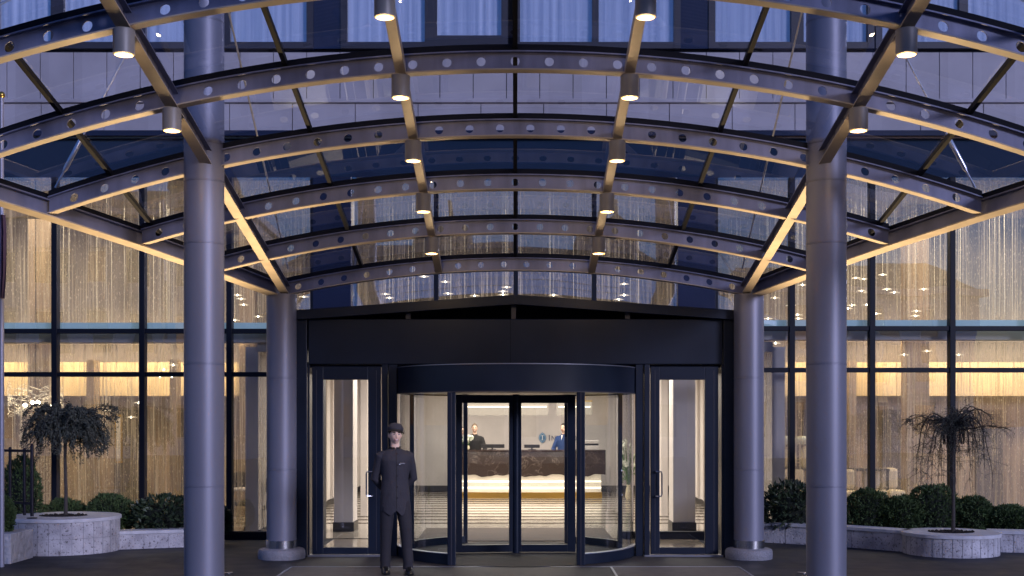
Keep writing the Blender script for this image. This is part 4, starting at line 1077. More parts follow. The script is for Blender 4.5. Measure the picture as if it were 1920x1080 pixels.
# ------------------------------------------------ planters and low walls
ZP = .495
pl = thing('round_planter', 'tall oval travertine planter with the dense weeping tree, on the left', 'planter', (-6.40, 17.7, 0))
def ovalwall(parent, cx, cy, rx, ry, zt, hole, cop=.05):
    m = MB(); m.lathe([(1, 0), (1, zt - cop)], (cx, cy, 0), 72, rx - .02, ry - .02)
    m.build('wall', M['trav'], parent, smooth=True)
    c = MB(); c.lathe([(1 - .02, zt - cop + .001), (1, zt - cop + .004), (1.0, zt - .006), (1 - .008, zt)], (cx, cy, 0), 72, rx, ry, close=False)
    n = 72; vs = []
    for j in range(n):
        a = 2 * math.pi * j / n; vs += [(cx + rx * (1 - .008) * math.cos(a), cy + ry * (1 - .008) * math.sin(a), zt), (cx + hole * math.cos(a), cy + hole * .8 * math.sin(a), zt)]
    c.add(vs, [(2 * j, 2 * ((j + 1) % n), 2 * ((j + 1) % n) + 1, 2 * j + 1) for j in range(n)])
    c.build('coping', M['coping'], parent, smooth=True)
    s = MB(); rng = random.Random(3)
    for i in range(260):
        a = rng.uniform(0, 6.28); r = hole * math.sqrt(rng.random()); x, y = cx + r * math.cos(a), cy + r * .8 * math.sin(a); q = .02
        s.ball((x, y, zt - .0 + rng.uniform(-.01, .008)), rng.uniform(.008, .018), 4)
    s.lathe([(.0001, zt - .012), (hole + .01, zt - .012)], (cx, cy, 0), 30, 1, .8, close=False)
    s.build('bark_mulch', M['soil'], parent)
ovalwall(pl, -6.40, 17.75, .79, .79, ZP, .33)
gr = MB()
for j in range(16):
    a = math.pi + math.pi * (j + .5) / 16
    x, y = -6.40 + .771 * math.cos(a), 17.75 + .771 * math.sin(a)
    d = Vector((math.cos(a), math.sin(a), 0))
    gr.bar(Vector((x, y, .0)), Vector((x, y, ZP - .052)), .005, .005, up=d)
for z in (.22,):
    gr.lathe([(.7725, z), (.7725, z + .004)], (-6.40, 17.75, 0), 60, close=False)
gr.build('block_joints', M['joint'], pl)
pr_ = thing('round_planter', 'low round travertine planter with the sparse weeping tree, on the right', 'planter', (6.03, 17.3, 0))
ovalwall(pr_, 6.03, 17.35, .66, .66, .30, .31)
gr = MB()
for j in range(16):
    a = math.pi + math.pi * (j + .5) / 16
    gr.bar(Vector((6.03 + .641 * math.cos(a), 17.35 + .641 * math.sin(a), 0)), Vector((6.03 + .641 * math.cos(a), 17.35 + .641 * math.sin(a), .248)), .005, .005, up=Vector((math.cos(a), math.sin(a), 0)))
gr.build('block_joints', M['joint'], pr_)
def lowwall(pts, zt, label, th=.30):
    t = thing('planter_wall', label, 'low wall', (*pts[0], 0))
    def sweep(m, z0, z1, w0, w1):
        n = len(pts); vs = []
        for i, p in enumerate(pts):
            a = Vector(pts[max(0, i - 1)]); b_ = Vector(pts[min(n - 1, i + 1)]); d = (b_ - a).normalized(); q = Vector((-d.y, d.x))
            for w_, z in ((w0, z0), (w1, z0), (w1, z1), (w0, z1)): vs.append((p[0] + q.x * w_, p[1] + q.y * w_, z))
        fs = [(i * 4 + k, i * 4 + (k + 1) % 4, i * 4 + 4 + (k + 1) % 4, i * 4 + 4 + k) for i in range(n - 1) for k in range(4)] + [(3, 2, 1, 0), tuple((n - 1) * 4 + k for k in range(4))]
        return m.add(vs, fs)
    sweep(MB(), 0, zt - .05, .0, th).build('wall', M['trav'], t)
    sweep(MB(), zt - .049, zt, -.02, th + .02).build('coping', M['coping'], t, bevel=.006)
    j = MB(); acc = 0
    for a, b_ in zip(pts, pts[1:]):
        a = Vector((*a, 0)); b_ = Vector((*b_, 0)); d = (b_ - a); L = d.length; d.normalize(); q = Vector((-d.y, d.x, 0)); s = .0
        while acc < L:
            p = a + d * acc - q * .0015; j.bar(p, p + Vector((0, 0, zt - .052)), .005, .004, up=q); acc += .34
        acc -= L
    j.build('block_joints', M['joint'], t)
def arcpts(a, b, bow, n=14):
    out = []; d = Vector((b[0] - a[0], b[1] - a[1])); q = Vector((-d.y, d.x)).normalized()
    for i in range(n + 1):
        u = i / n; p = Vector(a) + d * u + q * bow * math.sin(u * math.pi); out.append((p.x, p.y))
    return out
lowwall(arcpts((-5.64, 17.85), (-4.35, 18.3), .03, 8), .26, 'low travertine planter wall between the round planter and the left front column')
lowwall(arcpts((3.75, 18.9), (5.43, 17.55), .10, 14), .30, 'low travertine planter wall between the right rear column and the round planter')
lowwall(arcpts((6.62, 17.55), (8.6, 17.3), -.10, 10), .30, 'low travertine planter wall running right from the round planter')
x = -7.16
t = thing('planter_box', 'rough faced stone planter cut by the left picture edge', 'planter', (-6.9, 15.9, 0))
MB().box(-7.7, -6.46, 16.05, 16.8, 0, .39).build('wall', mat('rockface_stone', (.42, .41, .44), .85, 0, .2, 8, 1.0, 14, bd=.05), t, bevel=.01)
# planting beds soil
for k, (a, b_, lb) in enumerate(((-5.6, -4.68, 'left'), (3.9, 8.8, 'right'))):
    s = MB(); s.box(a, b_, 18.62 if k == 0 else 18.95, FD - .1, 0, .2) if 0 else s.box(a, b_, 18.9, FD - .08, 0.001, .20)
    o = s.build('planting_bed', M['soil']); tag(o, kind='structure')
# ------------------------------------------------ fence, flagpole, flag
t = thing('iron_fence', 'dark iron fence section standing on the left round planter', 'fence', (-6.95, 17.3, ZP))
def fpost(px, D, y0, y1, r):
    x = (px - CX) / F * D; z0 = EYE + (HY - y1) / F * D; z1 = EYE + (HY - y0) / F * D
    MB().tube([(x, D, z0), (x, D, z1 - .02), (x, D, z1)], [r, r, r * .7], 10).build('post', M['iron'], t, smooth=True); return x
xa = fpost(19, 17.5, 838, 960, .021); xb = fpost(46, 17.3, 840, 966, .021); xc = fpost(60, 17.2, 832, 968, .024)
MB().lathe([(.07, ZP + .001), (.07, ZP + .012), (.026, ZP + .016)], (xc, 17.2, 0), 16).build('base_flange', M['iron'], t)
r_ = MB(); 
for zz in (1.42, .70): MB().bar((xa - .6, 17.5, zz), (xa, 17.5, zz), .03, .035).bar((xa, 17.5, zz), (xc, 17.2, zz), .03, .035).build('rail', M['iron'], t)
t = thing('flagpole', 'thin grey flagpole rising at the left picture edge', 'flagpole', (-6.48, 15.75, 0))
MB().tube([(-6.455, 15.75, 0), (-6.455, 15.75, 5.9)], [.034, .028], 16).build('pole', M['pole'], t, smooth=True)
MB().ball((-6.455, 15.75, 5.93), .045, 8).build('finial', M['gold'], t, smooth=True)
vs = []; n = 14
for j in range(13):
    v = j / 12; z = 4.42 - 1.05 * v
    for i in range(n + 1):
        u = i / n; wd = .07 * (.5 + .5 * math.sin(v * 2.2 + .5)); vs.append((-6.45 + u * wd, 15.70 + .035 * math.sin(u * 14 + v * 2), z))
tag(MB().add(vs, [(j * (n + 1) + i, j * (n + 1) + i + 1, (j + 1) * (n + 1) + i + 1, (j + 1) * (n + 1) + i) for j in range(12) for i in range(n)]).build('flag', M['purple'], smooth=True),
    'dark purple flag hanging limp from the flagpole', 'flag')

# ------------------------------------------------ shrubs
def shrub(px, py_top, py_bot, rpx, D, kind, label, seed, z0=None, grp='clipped evergreen shrubs'):
    rng = random.Random(seed); s_ = F / D
    cx = (px - CX) / s_; rx = rpx / s_; zt = EYE + (HY - py_top) / s_; zb = .2 if z0 is None else z0
    rz = (zt - zb) * .56; cz = zt - rz; ry = rx * .9
    t = thing('evergreen_shrub' if kind == 1 else 'laurel_shrub', label, 'shrub', (cx, D, zb), grp)
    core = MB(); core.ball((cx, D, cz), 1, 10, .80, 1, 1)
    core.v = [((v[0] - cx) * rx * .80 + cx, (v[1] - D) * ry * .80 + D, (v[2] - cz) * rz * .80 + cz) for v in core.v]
    core.build('dark_core', M['leafcore'], t)  # added solid dark core that stops the view through the leaves
    lf = MB(); nl = 5200 if kind == 1 else 1300
    for i in range(nl):
        d = Vector((rng.gauss(0, 1), rng.gauss(0, 1), rng.gauss(0, 1))).normalized()
        if d.z < -.75: continue
        nn = noise.noise(d * 2.6 + Vector((seed * 3.1, 0, 0))) * .16 + noise.noise(d * 7 + Vector((seed, 4, 0))) * (.10 if kind == 1 else .16)
        r = (1 + nn) * (1 - abs(rng.gauss(0, .07)))
        c = Vector((cx + d.x * rx * r, D + d.y * ry * r, cz + d.z * rz * r))
        o_ = (d + Vector((rng.gauss(0, .5), rng.gauss(0, .5), rng.gauss(0, .5) + .35))).normalized()
        if kind == 1:
            L, w_ = rng.uniform(.025, .05), rng.uniform(.006, .011)
        else: L, w_ = rng.uniform(.07, .12), rng.uniform(.016, .026)
        side = o_.cross(Vector((rng.gauss(0, 1), rng.gauss(0, 1), rng.gauss(0, 1)))).normalized() * w_
        if kind == 1: lf.add([c - side, c + side, c + o_ * L + side * .6, c + o_ * L - side * .6], [(0, 1, 2, 3)])
        else:
            up = side.cross(o_).normalized() * w_ * .5
            lf.add([c, c + o_ * L * .5 + side + up, c + o_ * L, c + o_ * L * .5 - side + up, c + o_ * L * .5], [(0, 1, 4), (1, 2, 4), (2, 3, 4), (3, 0, 4)])
    lf.build('foliage', M['leaf1' if kind == 1 else 'leaf2'], t)
shrub(122, 938, 970, 42, 18.9, 1, 'low round shrub behind the left planter, under the weeping tree', 1)
shrub(208, 928, 1000, 44, 18.75, 1, 'large clipped round shrub right of the left planter', 2)
shrub(312, 934, 1005, 62, 18.7, 2, 'dark broad leaved shrub beside the left front column', 3, None, 'laurel shrubs')
shrub(416, 958, 1005, 9, 18.6, 2, 'small leafy tuft just right of the left front column', 4, None, 'laurel shrubs')
shrub(40, 858, 975, 36, 18.3, 1, 'tall dark conifer behind the iron fence', 5)
shrub(-2, 928, 1008, 26, 16.4, 1, 'shrub in the rough stone planter at the left edge', 6, .36)
shrub(1486, 908, 985, 54, 19.0, 2, 'dark broad leaved shrub between the two right columns', 7, None, 'laurel shrubs')
shrub(1628, 918, 985, 44, 18.7, 1, 'clipped round shrub just right of the right front column', 8)
shrub(1692, 930, 990, 36, 18.5, 1, 'lower shrub between two taller shrubs on the right', 9)
shrub(1748, 908, 990, 47, 18.6, 1, 'tallest clipped shrub, left of the sparse weeping tree', 10)
shrub(1826, 932, 995, 36, 18.5, 1, 'clipped round shrub just right of the sparse weeping tree', 11)
shrub(1892, 948, 995, 42, 18.4, 1, 'low clipped shrub at the right picture edge', 12)

# ------------------------------------------------ weeping trees
def weeping(px, D, zb, zt, dense, label, seed):
    rng = random.Random(seed); s_ = F / D; x0 = (px - CX) / s_
    t = thing('weeping_tree', label, 'tree', (x0, D, zb))
    base = Vector((x0, D, zb)); top = Vector((x0 + .01, D, zt))
    MB().tube([base - Vector((0, 0, .03)), base + Vector((.006, 0, .3)), base + Vector((-.008, 0, (zt - zb) * .6)), top], [.030, .024, .022, .026], 10).build('trunk', M['bark'], t, smooth=True)
    br = MB(); lf = MB()
    def leafat(p, k, sc_):
        for _ in range(k):
            d = Vector((rng.gauss(0, 1), rng.gauss(0, 1), rng.gauss(0, 1) - .4)).normalized(); sd = d.orthogonal().normalized() * sc_ * .35
            q = p + Vector((rng.gauss(0, .012), rng.gauss(0, .012), rng.gauss(0, .012)))
            lf.add([q - sd * .3, q + d * sc_ * .5 + sd, q + d * sc_, q + d * sc_ * .5 - sd], [(0, 1, 2, 3)])
    nb = 110 if dense else 36
    for i in range(nb):
        a = rng.uniform(0, 2 * math.pi); reach = rng.uniform(.15, .62 if dense else .66); rise = rng.uniform(.02, .20); fall = rng.uniform(.55, 1.6) if not dense else rng.uniform(.35, .95)
        if rng.random() < .12: reach = rng.uniform(.55, .78); fall = rng.uniform(.05, .35)
        start = top + Vector((0, 0, -rng.uniform(0, .16))); pts = []; n = 10; wob = rng.uniform(-.35, .35)
        for j in range(n + 1):
            u = j / n; rr = reach * (1 - (1 - u) ** 2.2); z = rise * math.sin(min(1, u * 1.6) * math.pi * .62) * 1.4 - fall * max(0, u - .25) ** 1.6
            aa = a + wob * u; pts.append(start + Vector((rr * math.cos(aa), rr * math.sin(aa), z)) + Vector((rng.gauss(0, .006), rng.gauss(0, .006), rng.gauss(0, .006))))
        r0 = rng.uniform(.005, .011); br.tube(pts, [r0 * (1 - .8 * j / n) + .0012 for j in range(n + 1)], 5)
        for j in range(1, n):
            for u in (0, .33, .66):
                p = pts[j].lerp(pts[j + 1], u)
                leafat(p, (4 if j > 1 else 2) if dense else 1, rng.uniform(.020, .040) if dense else .017)
            for _k in range((1 if rng.random() < .6 else 0) if dense else 3):
                p = pts[j]; d = Vector((rng.gauss(0, 1), rng.gauss(0, 1), rng.gauss(-.5, .6))).normalized(); q = p + d * rng.uniform(.05, .16 if dense else .22); q2 = q + Vector((rng.gauss(0, .02), 0, -rng.uniform(.02, .08)))
                br.tube([p, q, q2], [.0022, .0018, .001], 4)
                for k in range(4): leafat(p.lerp(q, k / 3), 2 if dense else 1, .02 if not dense else .03); leafat(q2, 1, .018)
    if not dense:
        for i in range(20):   # knotted old wood round the graft
            a = rng.uniform(0, 6.28); p = top + Vector((0, 0, -.02)); pts = [p]
            for j in range(1, 7):
                u = j / 6; pts.append(top + Vector((.15 * math.sin(u * 2.1) * math.cos(a + u), .15 * math.sin(u * 2.1) * math.sin(a + u), .10 * math.sin(u * 3) - .34 * u * u)))
            br.tube(pts, .006, 5)
    else:
        for i in range(1500):
            # hanging tips: narrow leaves that all lean outwards and down
            a = rng.uniform(0, 6.28); r = rng.random() ** .55 * .56 * (1 + .25 * noise.noise(Vector((math.cos(a) * 1.5, math.sin(a) * 1.5, seed))))
            h = .07 - .75 * r * r - abs(rng.gauss(0, .10)) - .16 * max(0, noise.noise(Vector((a * 2.2, r * 3, seed)))) * 2
            p = top + Vector((.03 + r * math.cos(a), r * math.sin(a), h)); L = rng.uniform(.04, .12)
            d = Vector((math.cos(a) * .7, math.sin(a) * .7, -.5 - 1.2 * r + rng.gauss(0, .3))).normalized(); sd = d.cross(Vector((rng.gauss(0, 1), rng.gauss(0, 1), .3))).normalized() * rng.uniform(.004, .009)
            lf.add([p, p + d * L * .4 + sd, p + d * L, p + d * L * .4 - sd], [(0, 1, 2, 3)])
        for i in range(350):
            d = Vector((rng.gauss(0, 1), rng.gauss(0, 1), rng.gauss(0, 1))).normalized(); r = rng.random() ** .6; q = (d.x * r) ** 2 + (d.y * r) ** 2
            leafat(top + Vector((.08 + d.x * .40 * r, d.y * .40 * r, -.05 + d.z * .10 * r - .30 * q)), 1, .032)
    br.build('branches', M['dkbark'], t); lf.build('crown', M['leaf3'], t)
weeping(123, 17.75, ZP, 1.87, True, 'small dense weeping tree growing in the left round planter', 21)
weeping(1787, 17.35, .30, 1.84, False, 'nearly bare weeping tree growing in the right round planter', 22)

# ------------------------------------------------ buildings across the square (seen as reflections)
def oldhouse(x0, x1, y, h, m, label, seed, dome=None):
    rng = random.Random(seed); t = thing('town_house', label, 'building', ((x0 + x1) / 2, y, 0))
    MB().box(x0, x1, y - 10, y, 0, h).build('wall', M[m], t)
    MB().box(x0 - .3, x1 + .3, y - 10, y + .35, h + .001, h + .35).box(x0, x1, y + .002, y + .2, h * .38, h * .38 + .25).build('cornice', M['beige'], t)
    MB().add([(x0, y, h + .36), (x1, y, h + .36), (x1 - 1.5, y - 4, h + 2.0), (x0 + 1.5, y - 4, h + 2.0), (x0, y - 10, h + .36), (x1, y - 10, h + .36)], [(0, 1, 2, 3), (0, 3, 4), (1, 5, 2), (3, 2, 5, 4)]).build('roof', M['roofm'], t)
    x = x0 + 1
    while x < x1 - 1.4:
        for z in (1.0, h * .45, h * .72):
            lit = rng.random() < .22
            MB().box(x, x + 1.05, y + .003, y + .03, z, z + 1.6).build('window', M['winl' if lit else 'wind'], t)
            MB().box(x - .12, x - .01, y + .002, y + .12, z - .1, z + 1.75).box(x + 1.06, x + 1.17, y + .002, y + .12, z - .1, z + 1.75).box(x - .12, x + 1.17, y + .002, y + .16, z + 1.76, z + 1.9).build('window_surround', M['beige'], t)
        x += 2.3
    if dome:
        for dx in dome:
            MB().lathe([(1.3, h + .3), (1.3, h + 1.6), (1.5, h + 1.7), (1.35, h + 2.3), (.9, h + 3.0), (.3, h + 3.4), (.12, h + 3.5), (.1, h + 4.4)], (dx, y - 2, 0), 24).build('dome', M['roofm'], t, smooth=True)
oldhouse(-27, -13.5, -24, 12.0, 'build1', 'ornate corner house across the square to the left, behind the camera', 1, (-16,))
oldhouse(-12.5, 8.5, -28, 9.6, 'build2', 'long grey town house across the square with two small domes', 2, (-4.0, 5.2))
oldhouse(10.5, 24, -26, 8.4, 'build2', 'low town house across the square to the right, behind the camera', 3)
# ------------------------------------------------ people
def remeshed(mb, name, m, parent, voxel, smooth=6, factor=.5):
    """fuse the parts collected in mb into one continuous skin"""
    o = mb.build(name, m, parent, smooth=False)
    bm = bmesh.new(); bm.from_mesh(o.data); bmesh.ops.recalc_face_normals(bm, faces=bm.faces); bm.to_mesh(o.data); bm.free()
    r = o.modifiers.new('r', 'REMESH'); r.mode = 'VOXEL'; r.voxel_size = voxel; r.use_smooth_shade = True
    s = o.modifiers.new('s', 'SMOOTH'); s.factor = factor; s.iterations = smooth
    bpy.context.view_layer.update()
    me = bpy.data.meshes.new_from_object(o.evaluated_get(bpy.context.evaluated_depsgraph_get()))
    o.modifiers.clear(); old = o.data; o.data = me; bpy.data.meshes.remove(old)
    me.materials.clear(); me.materials.append(m)
    me.polygons.foreach_set('use_smooth', [True] * len(me.polygons))
    return o

def head_shape(b, c, k=1.0, n=44):
    c = Vector(c); vs = []; m = n // 2 + 8
    g = lambda v, s: math.exp(-(v / s) ** 2)
    for i in range(m + 1):
        th = math.pi * i / m
        for j in range(n):
            a = 2 * math.pi * j / n; x, y, z = math.sin(th) * math.sin(a), -math.sin(th) * math.cos(a), math.cos(th)
            X, Y, Z = .073 * x, .093 * y, .114 * z
            t = max(0, -z)
            X *= 1 - .30 * t ** 1.7
            if y > 0: Y *= 1 - .38 * t
            fr = max(0, -y)
            Y -= .004 * g(x, .5) * g(z - .22, .16) * fr                       # brow
            Y += .010 * (g(x - .40, .20) + g(x + .40, .20)) * g(z - .06, .13) * fr   # sockets
            Y -= (.024 * g(x, .13) * g(z + .20, .13) + .012 * g(x, .11) * g(z + .02, .14)) * fr  # nose
            Y -= .005 * (g(x - .42, .2) + g(x + .42, .2)) * g(z + .26, .18) * fr   # cheeks
            Y -= .006 * g(x, .3) * g(z + .54, .10) * fr                      # lips
            Y -= .010 * g(x, .35) * g(z + .86, .16)                          # chin
            vs.append(c + Vector((X, Y, Z)) * k)
    fs = [(i * n + j, i * n + (j + 1) % n, (i + 1) * n + (j + 1) % n, (i + 1) * n + j) for i in range(m) for j in range(n)]
    b.add(vs, fs)
    for s in (-1, 1):
        b.ball(c + Vector((s * .076, .012, -.004)) * k, .028 * k, 8, sy=.55, sx=.32, sz=1.1)

def hand(b, wrist, d, palm_n, side, curl=.5, k=1.0):
    """palm and five fingers; d = direction of the fingers, palm_n = palm normal, side = thumb direction"""
    W_ = Vector(wrist); d = Vector(d).normalized(); side = Vector(side).normalized(); pn = Vector(palm_n).normalized()
    pc = [W_, W_ + d * .03, W_ + d * .065, W_ + d * .088]
    b.tube(pc, [.022 * k, .030 * k, .036 * k, .034 * k], 10)
    b.tube([W_ + d * .02 - side * .018, W_ + d * .085 - side * .024], .015 * k, 8)
    for i, (o_, L) in enumerate(((.027, .070), (.009, .080), (-.009, .074), (-.027, .058))):
        p = W_ + d * .082 + side * o_ * k; pts = [p]; dd = d.copy()
        for q in range(3):
            a = curl * (.5 + .35 * q + .05 * i); dd = (dd * math.cos(a * .6) + pn * math.sin(a * .6)).normalized(); pts.append(pts[-1] + dd * L * (.44, .31, .25)[q])
        b.tube(pts, [.0095 * k, .009 * k, .008 * k, .0065 * k], 8)
    p = W_ + d * .028 + side * .026; t1 = (d * .55 + side * .8 + pn * .15).normalized(); t2 = (d * .9 + side * .25 + pn * .4).normalized()
    b.tube([p, p + t1 * .035, p + t1 * .035 + t2 * .028, p + t1 * .035 + t2 * .05], [.014 * k, .0115 * k, .010 * k, .008 * k], 8)

def person(label, loc, yaw, arms, cloth, trousers, hair, hat=False, vox=.008, group=None, lean=(0, 0), head_turn=0, jacket=True, long_hair=False, glasses=False, smile=True, H=1.0):
    """figure facing -Y before yaw; arms = [(elbow, wrist, hand_dir, palm_n, thumb)] for x<0 then x>0"""
    t = thing('person', label, 'person', (0, 0, 0), group)
    hx, hy = lean
    hc = Vector((.0 + hx, -.012 + hy, 1.655))
    b = MB(); fusevox = vox
    hb = MB(); head_shape(hb, (0, 0, 0))
    ca, sa = math.cos(head_turn), math.sin(head_turn)
    hb.v = [(hc.x + v[0] * ca - v[1] * sa, hc.y + v[0] * sa + v[1] * ca, hc.z + v[2]) for v in hb.v]
    b.add(hb.v, hb.f)
    b.rings([(1.40, hx * .6, .012, .075, .062), (1.47, hx * .8, .012 + hy * .5, .056, .056), (1.54, hx, .01 + hy, .052, .055), (1.60, hx, .006 + hy, .052, .058)], 20)
    b.rings([(.84, 0, .0, .10, .09), (.93, 0, 0, .165, .115), (1.0, 0, 0, .155, .105), (1.12, hx * .3, 0, .138, .098), (1.25, hx * .4, 0, .155, .108), (1.36, hx * .5, 0, .172, .108), (1.43, hx * .6, .005, .150, .085), (1.47, hx * .6, .01, .085, .062)], 28)
    sh = [Vector((s * .168 + hx * .5, .01, 1.405)) for s in (-1, 1)]
    for (el, wr, hd, pn, th), S in zip(arms, sh):
        el, wr = Vector(el), Vector(wr)
        b.tube([S, S.lerp(el, .5), el, el.lerp(wr, .35), wr], [.052, .046, .038, .038, .025], 12)
        hand(b, wr, hd, pn, th, .7)
    for s in (-1, 1):
        ox = (.028 if s > 0 else 0.0) if hat else 0; oy = (-.10 if s > 0 else .02) if hat else 0
        b.tube([(s * .085, 0, .90), (s * .095 + ox * .2, oy * .25, .70), (s * .10 + ox * .5, -.005 + oy * .5, .50), (s * .102 + ox * .7, .015 + oy * .7, .34), (s * .104 + ox, .02 + oy, .09)], [.088, .075, .055, .052, .036], 14)
        b.tube([(s * .104 + ox, .04 + oy, .045), (s * .108 + ox, -.04 + oy, .04), (s * .115 + ox, -.15 + oy, .028)], [.035, .036, .026], 10)
    body = remeshed(b, 'body', M['skin'], t, fusevox * .75 if hat else fusevox, 3)
    def HW_(x, y, z): return (hc.x + x * ca - y * sa, hc.y + x * sa + y * ca, hc.z + z)
    # face
    for s in (-1, 1):
        e = MB(); e.ball(HW_(s * .029, -.079, .006), .0125, 8, sz=.55); eo = e.build('eye', M['eye'], t, smooth=True)
        MB().ball(HW_(s * .029, -.0885, .006), .007, 6).build('iris', M['iris'], eo, smooth=True)
        MB().tube([HW_(s * .012, -.0895, .024), HW_(s * .029, -.092, .030), HW_(s * .046, -.083, .025)], [.0045, .0058, .003], 6).build('eyebrow', M['hair'], t)
    mw = .027
    pts = [HW_(mw * u, -.0915 + .011 * u * u, -.060 + (.007 if smile else .001) * u * u) for u in (-1, -.6, -.2, .2, .6, 1)]
    lo = MB(); lo.tube([(p[0], p[1], p[2] - .0072) for p in pts], [.002, .004, .005, .005, .004, .002], 6)
    lo.tube([(p[0], p[1], p[2] + .0062) for p in pts], [.0018, .003, .0035, .0035, .003, .0018], 6); lo.build('mouth', M['lips'], t, smooth=True)
    if smile: MB().tube([(p[0], p[1] + .0005, p[2]) for p in pts[1:-1]], [.004, .0065, .0065, .004], 6).build('teeth', M['white'], t)
    # hair: thick cap of hair following the skull
    hr = MB(); vs = []; n = 32; rows = 12; hm = M['hair2' if hair == 'fair' else 'hair']
    for i in range(rows + 1):
        th = i / rows
        for j in range(n):
            a = 2 * math.pi * j / n; front = (1 + math.cos(a)) / 2
            lim_ = 1.95 - 1.05 * front ** 1.5
            if long_hair: lim_ = 2.5 - 1.6 * front ** 1.2
            p = th * lim_; x, y, z = math.sin(p) * math.sin(a), -math.sin(p) * math.cos(a), math.cos(p)
            k = 1.075 + (.05 if long_hair else 0) + .015 * math.sin(j * 3.1)
            vs.append(HW_(.073 * x * k, .093 * y * k + .003, .114 * z * (k + .01)))
    for i in range(rows + 1):
        pass
    k0 = len(vs)
    inner = [tuple((Vector(v) - hc) * .93 + hc) for v in vs]
    fs = [(i * n + j, i * n + (j + 1) % n, (i + 1) * n + (j + 1) % n, (i + 1) * n + j) for i in range(rows) for j in range(n)]
    fs += [(k0 + f[3], k0 + f[2], k0 + f[1], k0 + f[0]) for f in fs[:rows * n]]
    fs += [(rows * n + j, rows * n + (j + 1) % n, k0 + rows * n + (j + 1) % n, k0 + rows * n + j) for j in range(n)]
    hr.add(vs + inner, fs).build('hair', hm, t, smooth=True)
    if glasses:
        gl_ = MB()
        for s in (-1, 1): gl_.tube([HW_(s * .029 + .018 * math.cos(a), -.097, .004 + .014 * math.sin(a)) for a in [k * math.pi / 6 for k in range(13)]], .0018, 5)
        gl_.build('glasses', M['blacks'], t)
    # clothes
    j = MB(); px = hx
    j.rings([(.745, 0, .0, .182, .132), (.80, 0, 0, .183, .134), (.92, 0, 0, .178, .134), (1.05, px * .3, 0, .165, .125), (1.12, px * .3, 0, .160, .121), (1.24, px * .4, 0, .172, .127), (1.35, px * .5, 0, .188, .128), (1.42, px * .6, .005, .186, .108), (1.455, px * .6, .01, .150, .088), (1.485, px * .7, .012, .085, .072)], 36)
    for (el, wr, hd, pn, th), S in zip(arms, sh):
        el, wr = Vector(el), Vector(wr); S2 = S + Vector((0, 0, -.005))
        j.tube([S2 + Vector((-.04 if S.x > 0 else .04, 0, .01)), S2, S.lerp(el, .5), el, el.lerp(wr, .4), wr.lerp(el, .04)], [.066, .068, .060, .054, .050, .041], 14)
    jk = remeshed(j, 'jacket', cloth, t, vox, 4)
    col_ = MB(); vs = []; n = 30
    for i in range(n):
        a = -math.pi / 2 + .10 + (2 * math.pi - .20) * i / (n - 1); c, s = math.cos(a), math.sin(a)
        for r, z in ((.072, 1.47), (.074, 1.47), (.070, 1.515), (.066, 1.515)): vs.append((hx * .8 + r * c, .012 + hy * .4 + r * s * 1.02, z + .008 * s))
    fs = [(i * 4 + k, i * 4 + (k + 1) % 4, i * 4 + 4 + (k + 1) % 4, i * 4 + 4 + k) for i in range(n - 1) for k in range(4)] + [(3, 2, 1, 0), tuple((n - 1) * 4 + k for k in range(4))]
    col_.add(vs, fs).build('collar', M['blacks'] if hat else cloth, t, smooth=True)
    tr_ = MB(); 
    tr_.rings([(.78, 0, .005, .15, .10), (.88, 0, .0, .172, .122), (.98, 0, 0, .165, .115)], 28)
    for s in (-1, 1):
        fx_ = s * (.112 if s < 0 else .118)
        ox = (.028 if s > 0 else 0.0) if hat else 0; oy = (-.10 if s > 0 else .02) if hat else 0
        tr_.rings([(.055, fx_ + ox, .018 + oy, .066, .078), (.075, fx_ + ox, .018 + oy, .064, .076), (.11, fx_ + ox, .016 + oy, .060, .070), (.16, fx_ + ox, .016 + oy, .065, .074), (.30, fx_ * .99 + ox * .7, .014 + oy * .7, .064, .072), (.50, fx_ * .95 + ox * .5, -.002 + oy * .5, .072, .080), (.54, fx_ * .94 + ox * .45, -.006 + oy * .46, .076, .083), (.70, fx_ * .85 + ox * .2, oy * .25, .086, .092), (.84, fx_ * .78, 0, .092, .105), (.92, s * .075, 0, .085, .105)], 24)
    remeshed(tr_, 'trousers', trousers, t, vox, 3)
    for s in (-1, 1):
        so = MB(); x = s * (.116 if s < 0 else .122) + ((.028 if s > 0 else 0) if hat else 0); yo = ((-.10 if s > 0 else .02) if hat else 0)
        so.rings([(.0, x, yo - .05, .048, .145, 2.6), (.02, x, yo - .05, .050, .147, 2.6), (.045, x, yo - .045, .046, .135, 2.4), (.075, x, yo, .042, .085), (.10, x, yo + .022, .038, .05)], 24)
        so.build('shoe', M['shoe'], t, smooth=True)
    if hat:
        # tall collarless tunic: front seam, buttons, pocket flaps, badge
        fr_ = MB(); fr_.tube([(-.002 + .0 * z, -.1395 + .0, z) for z in (1.0, 1.0)] and [(0, -.0, 0), (0, 0, .001)], .0001, 3)
        def surf(x, z):
            """front surface of the jacket at x, z (ray test)"""
            hit, p, nrm, _ = jk.ray_cast(Vector((x, -1, z)), Vector((0, 1, 0))); return p.y if hit else -.13
        bt = MB()
        for z in (1.43, 1.30, 1.17, 1.04, .91): bt.lathe([(.0001, -.006), (.009, -.004), (.011, 0), (.009, .003)], (0, 0, 0), 12, close=False) if 0 else bt.ball((.012, surf(.012, z) - .003, z), .0085, 6, sy=.5)
        bt.build('buttons', M['iron'], jk, smooth=True)
        sm = MB(); zs = [1.475 - .03 * i for i in range(24)]
        pts = [(.0, surf(.0, z) - .0012, z) for z in zs]; sm.tube(pts, [(.0035, .0022)] * len(pts), 6); sm.build('front_seam', M['blacks'], jk)
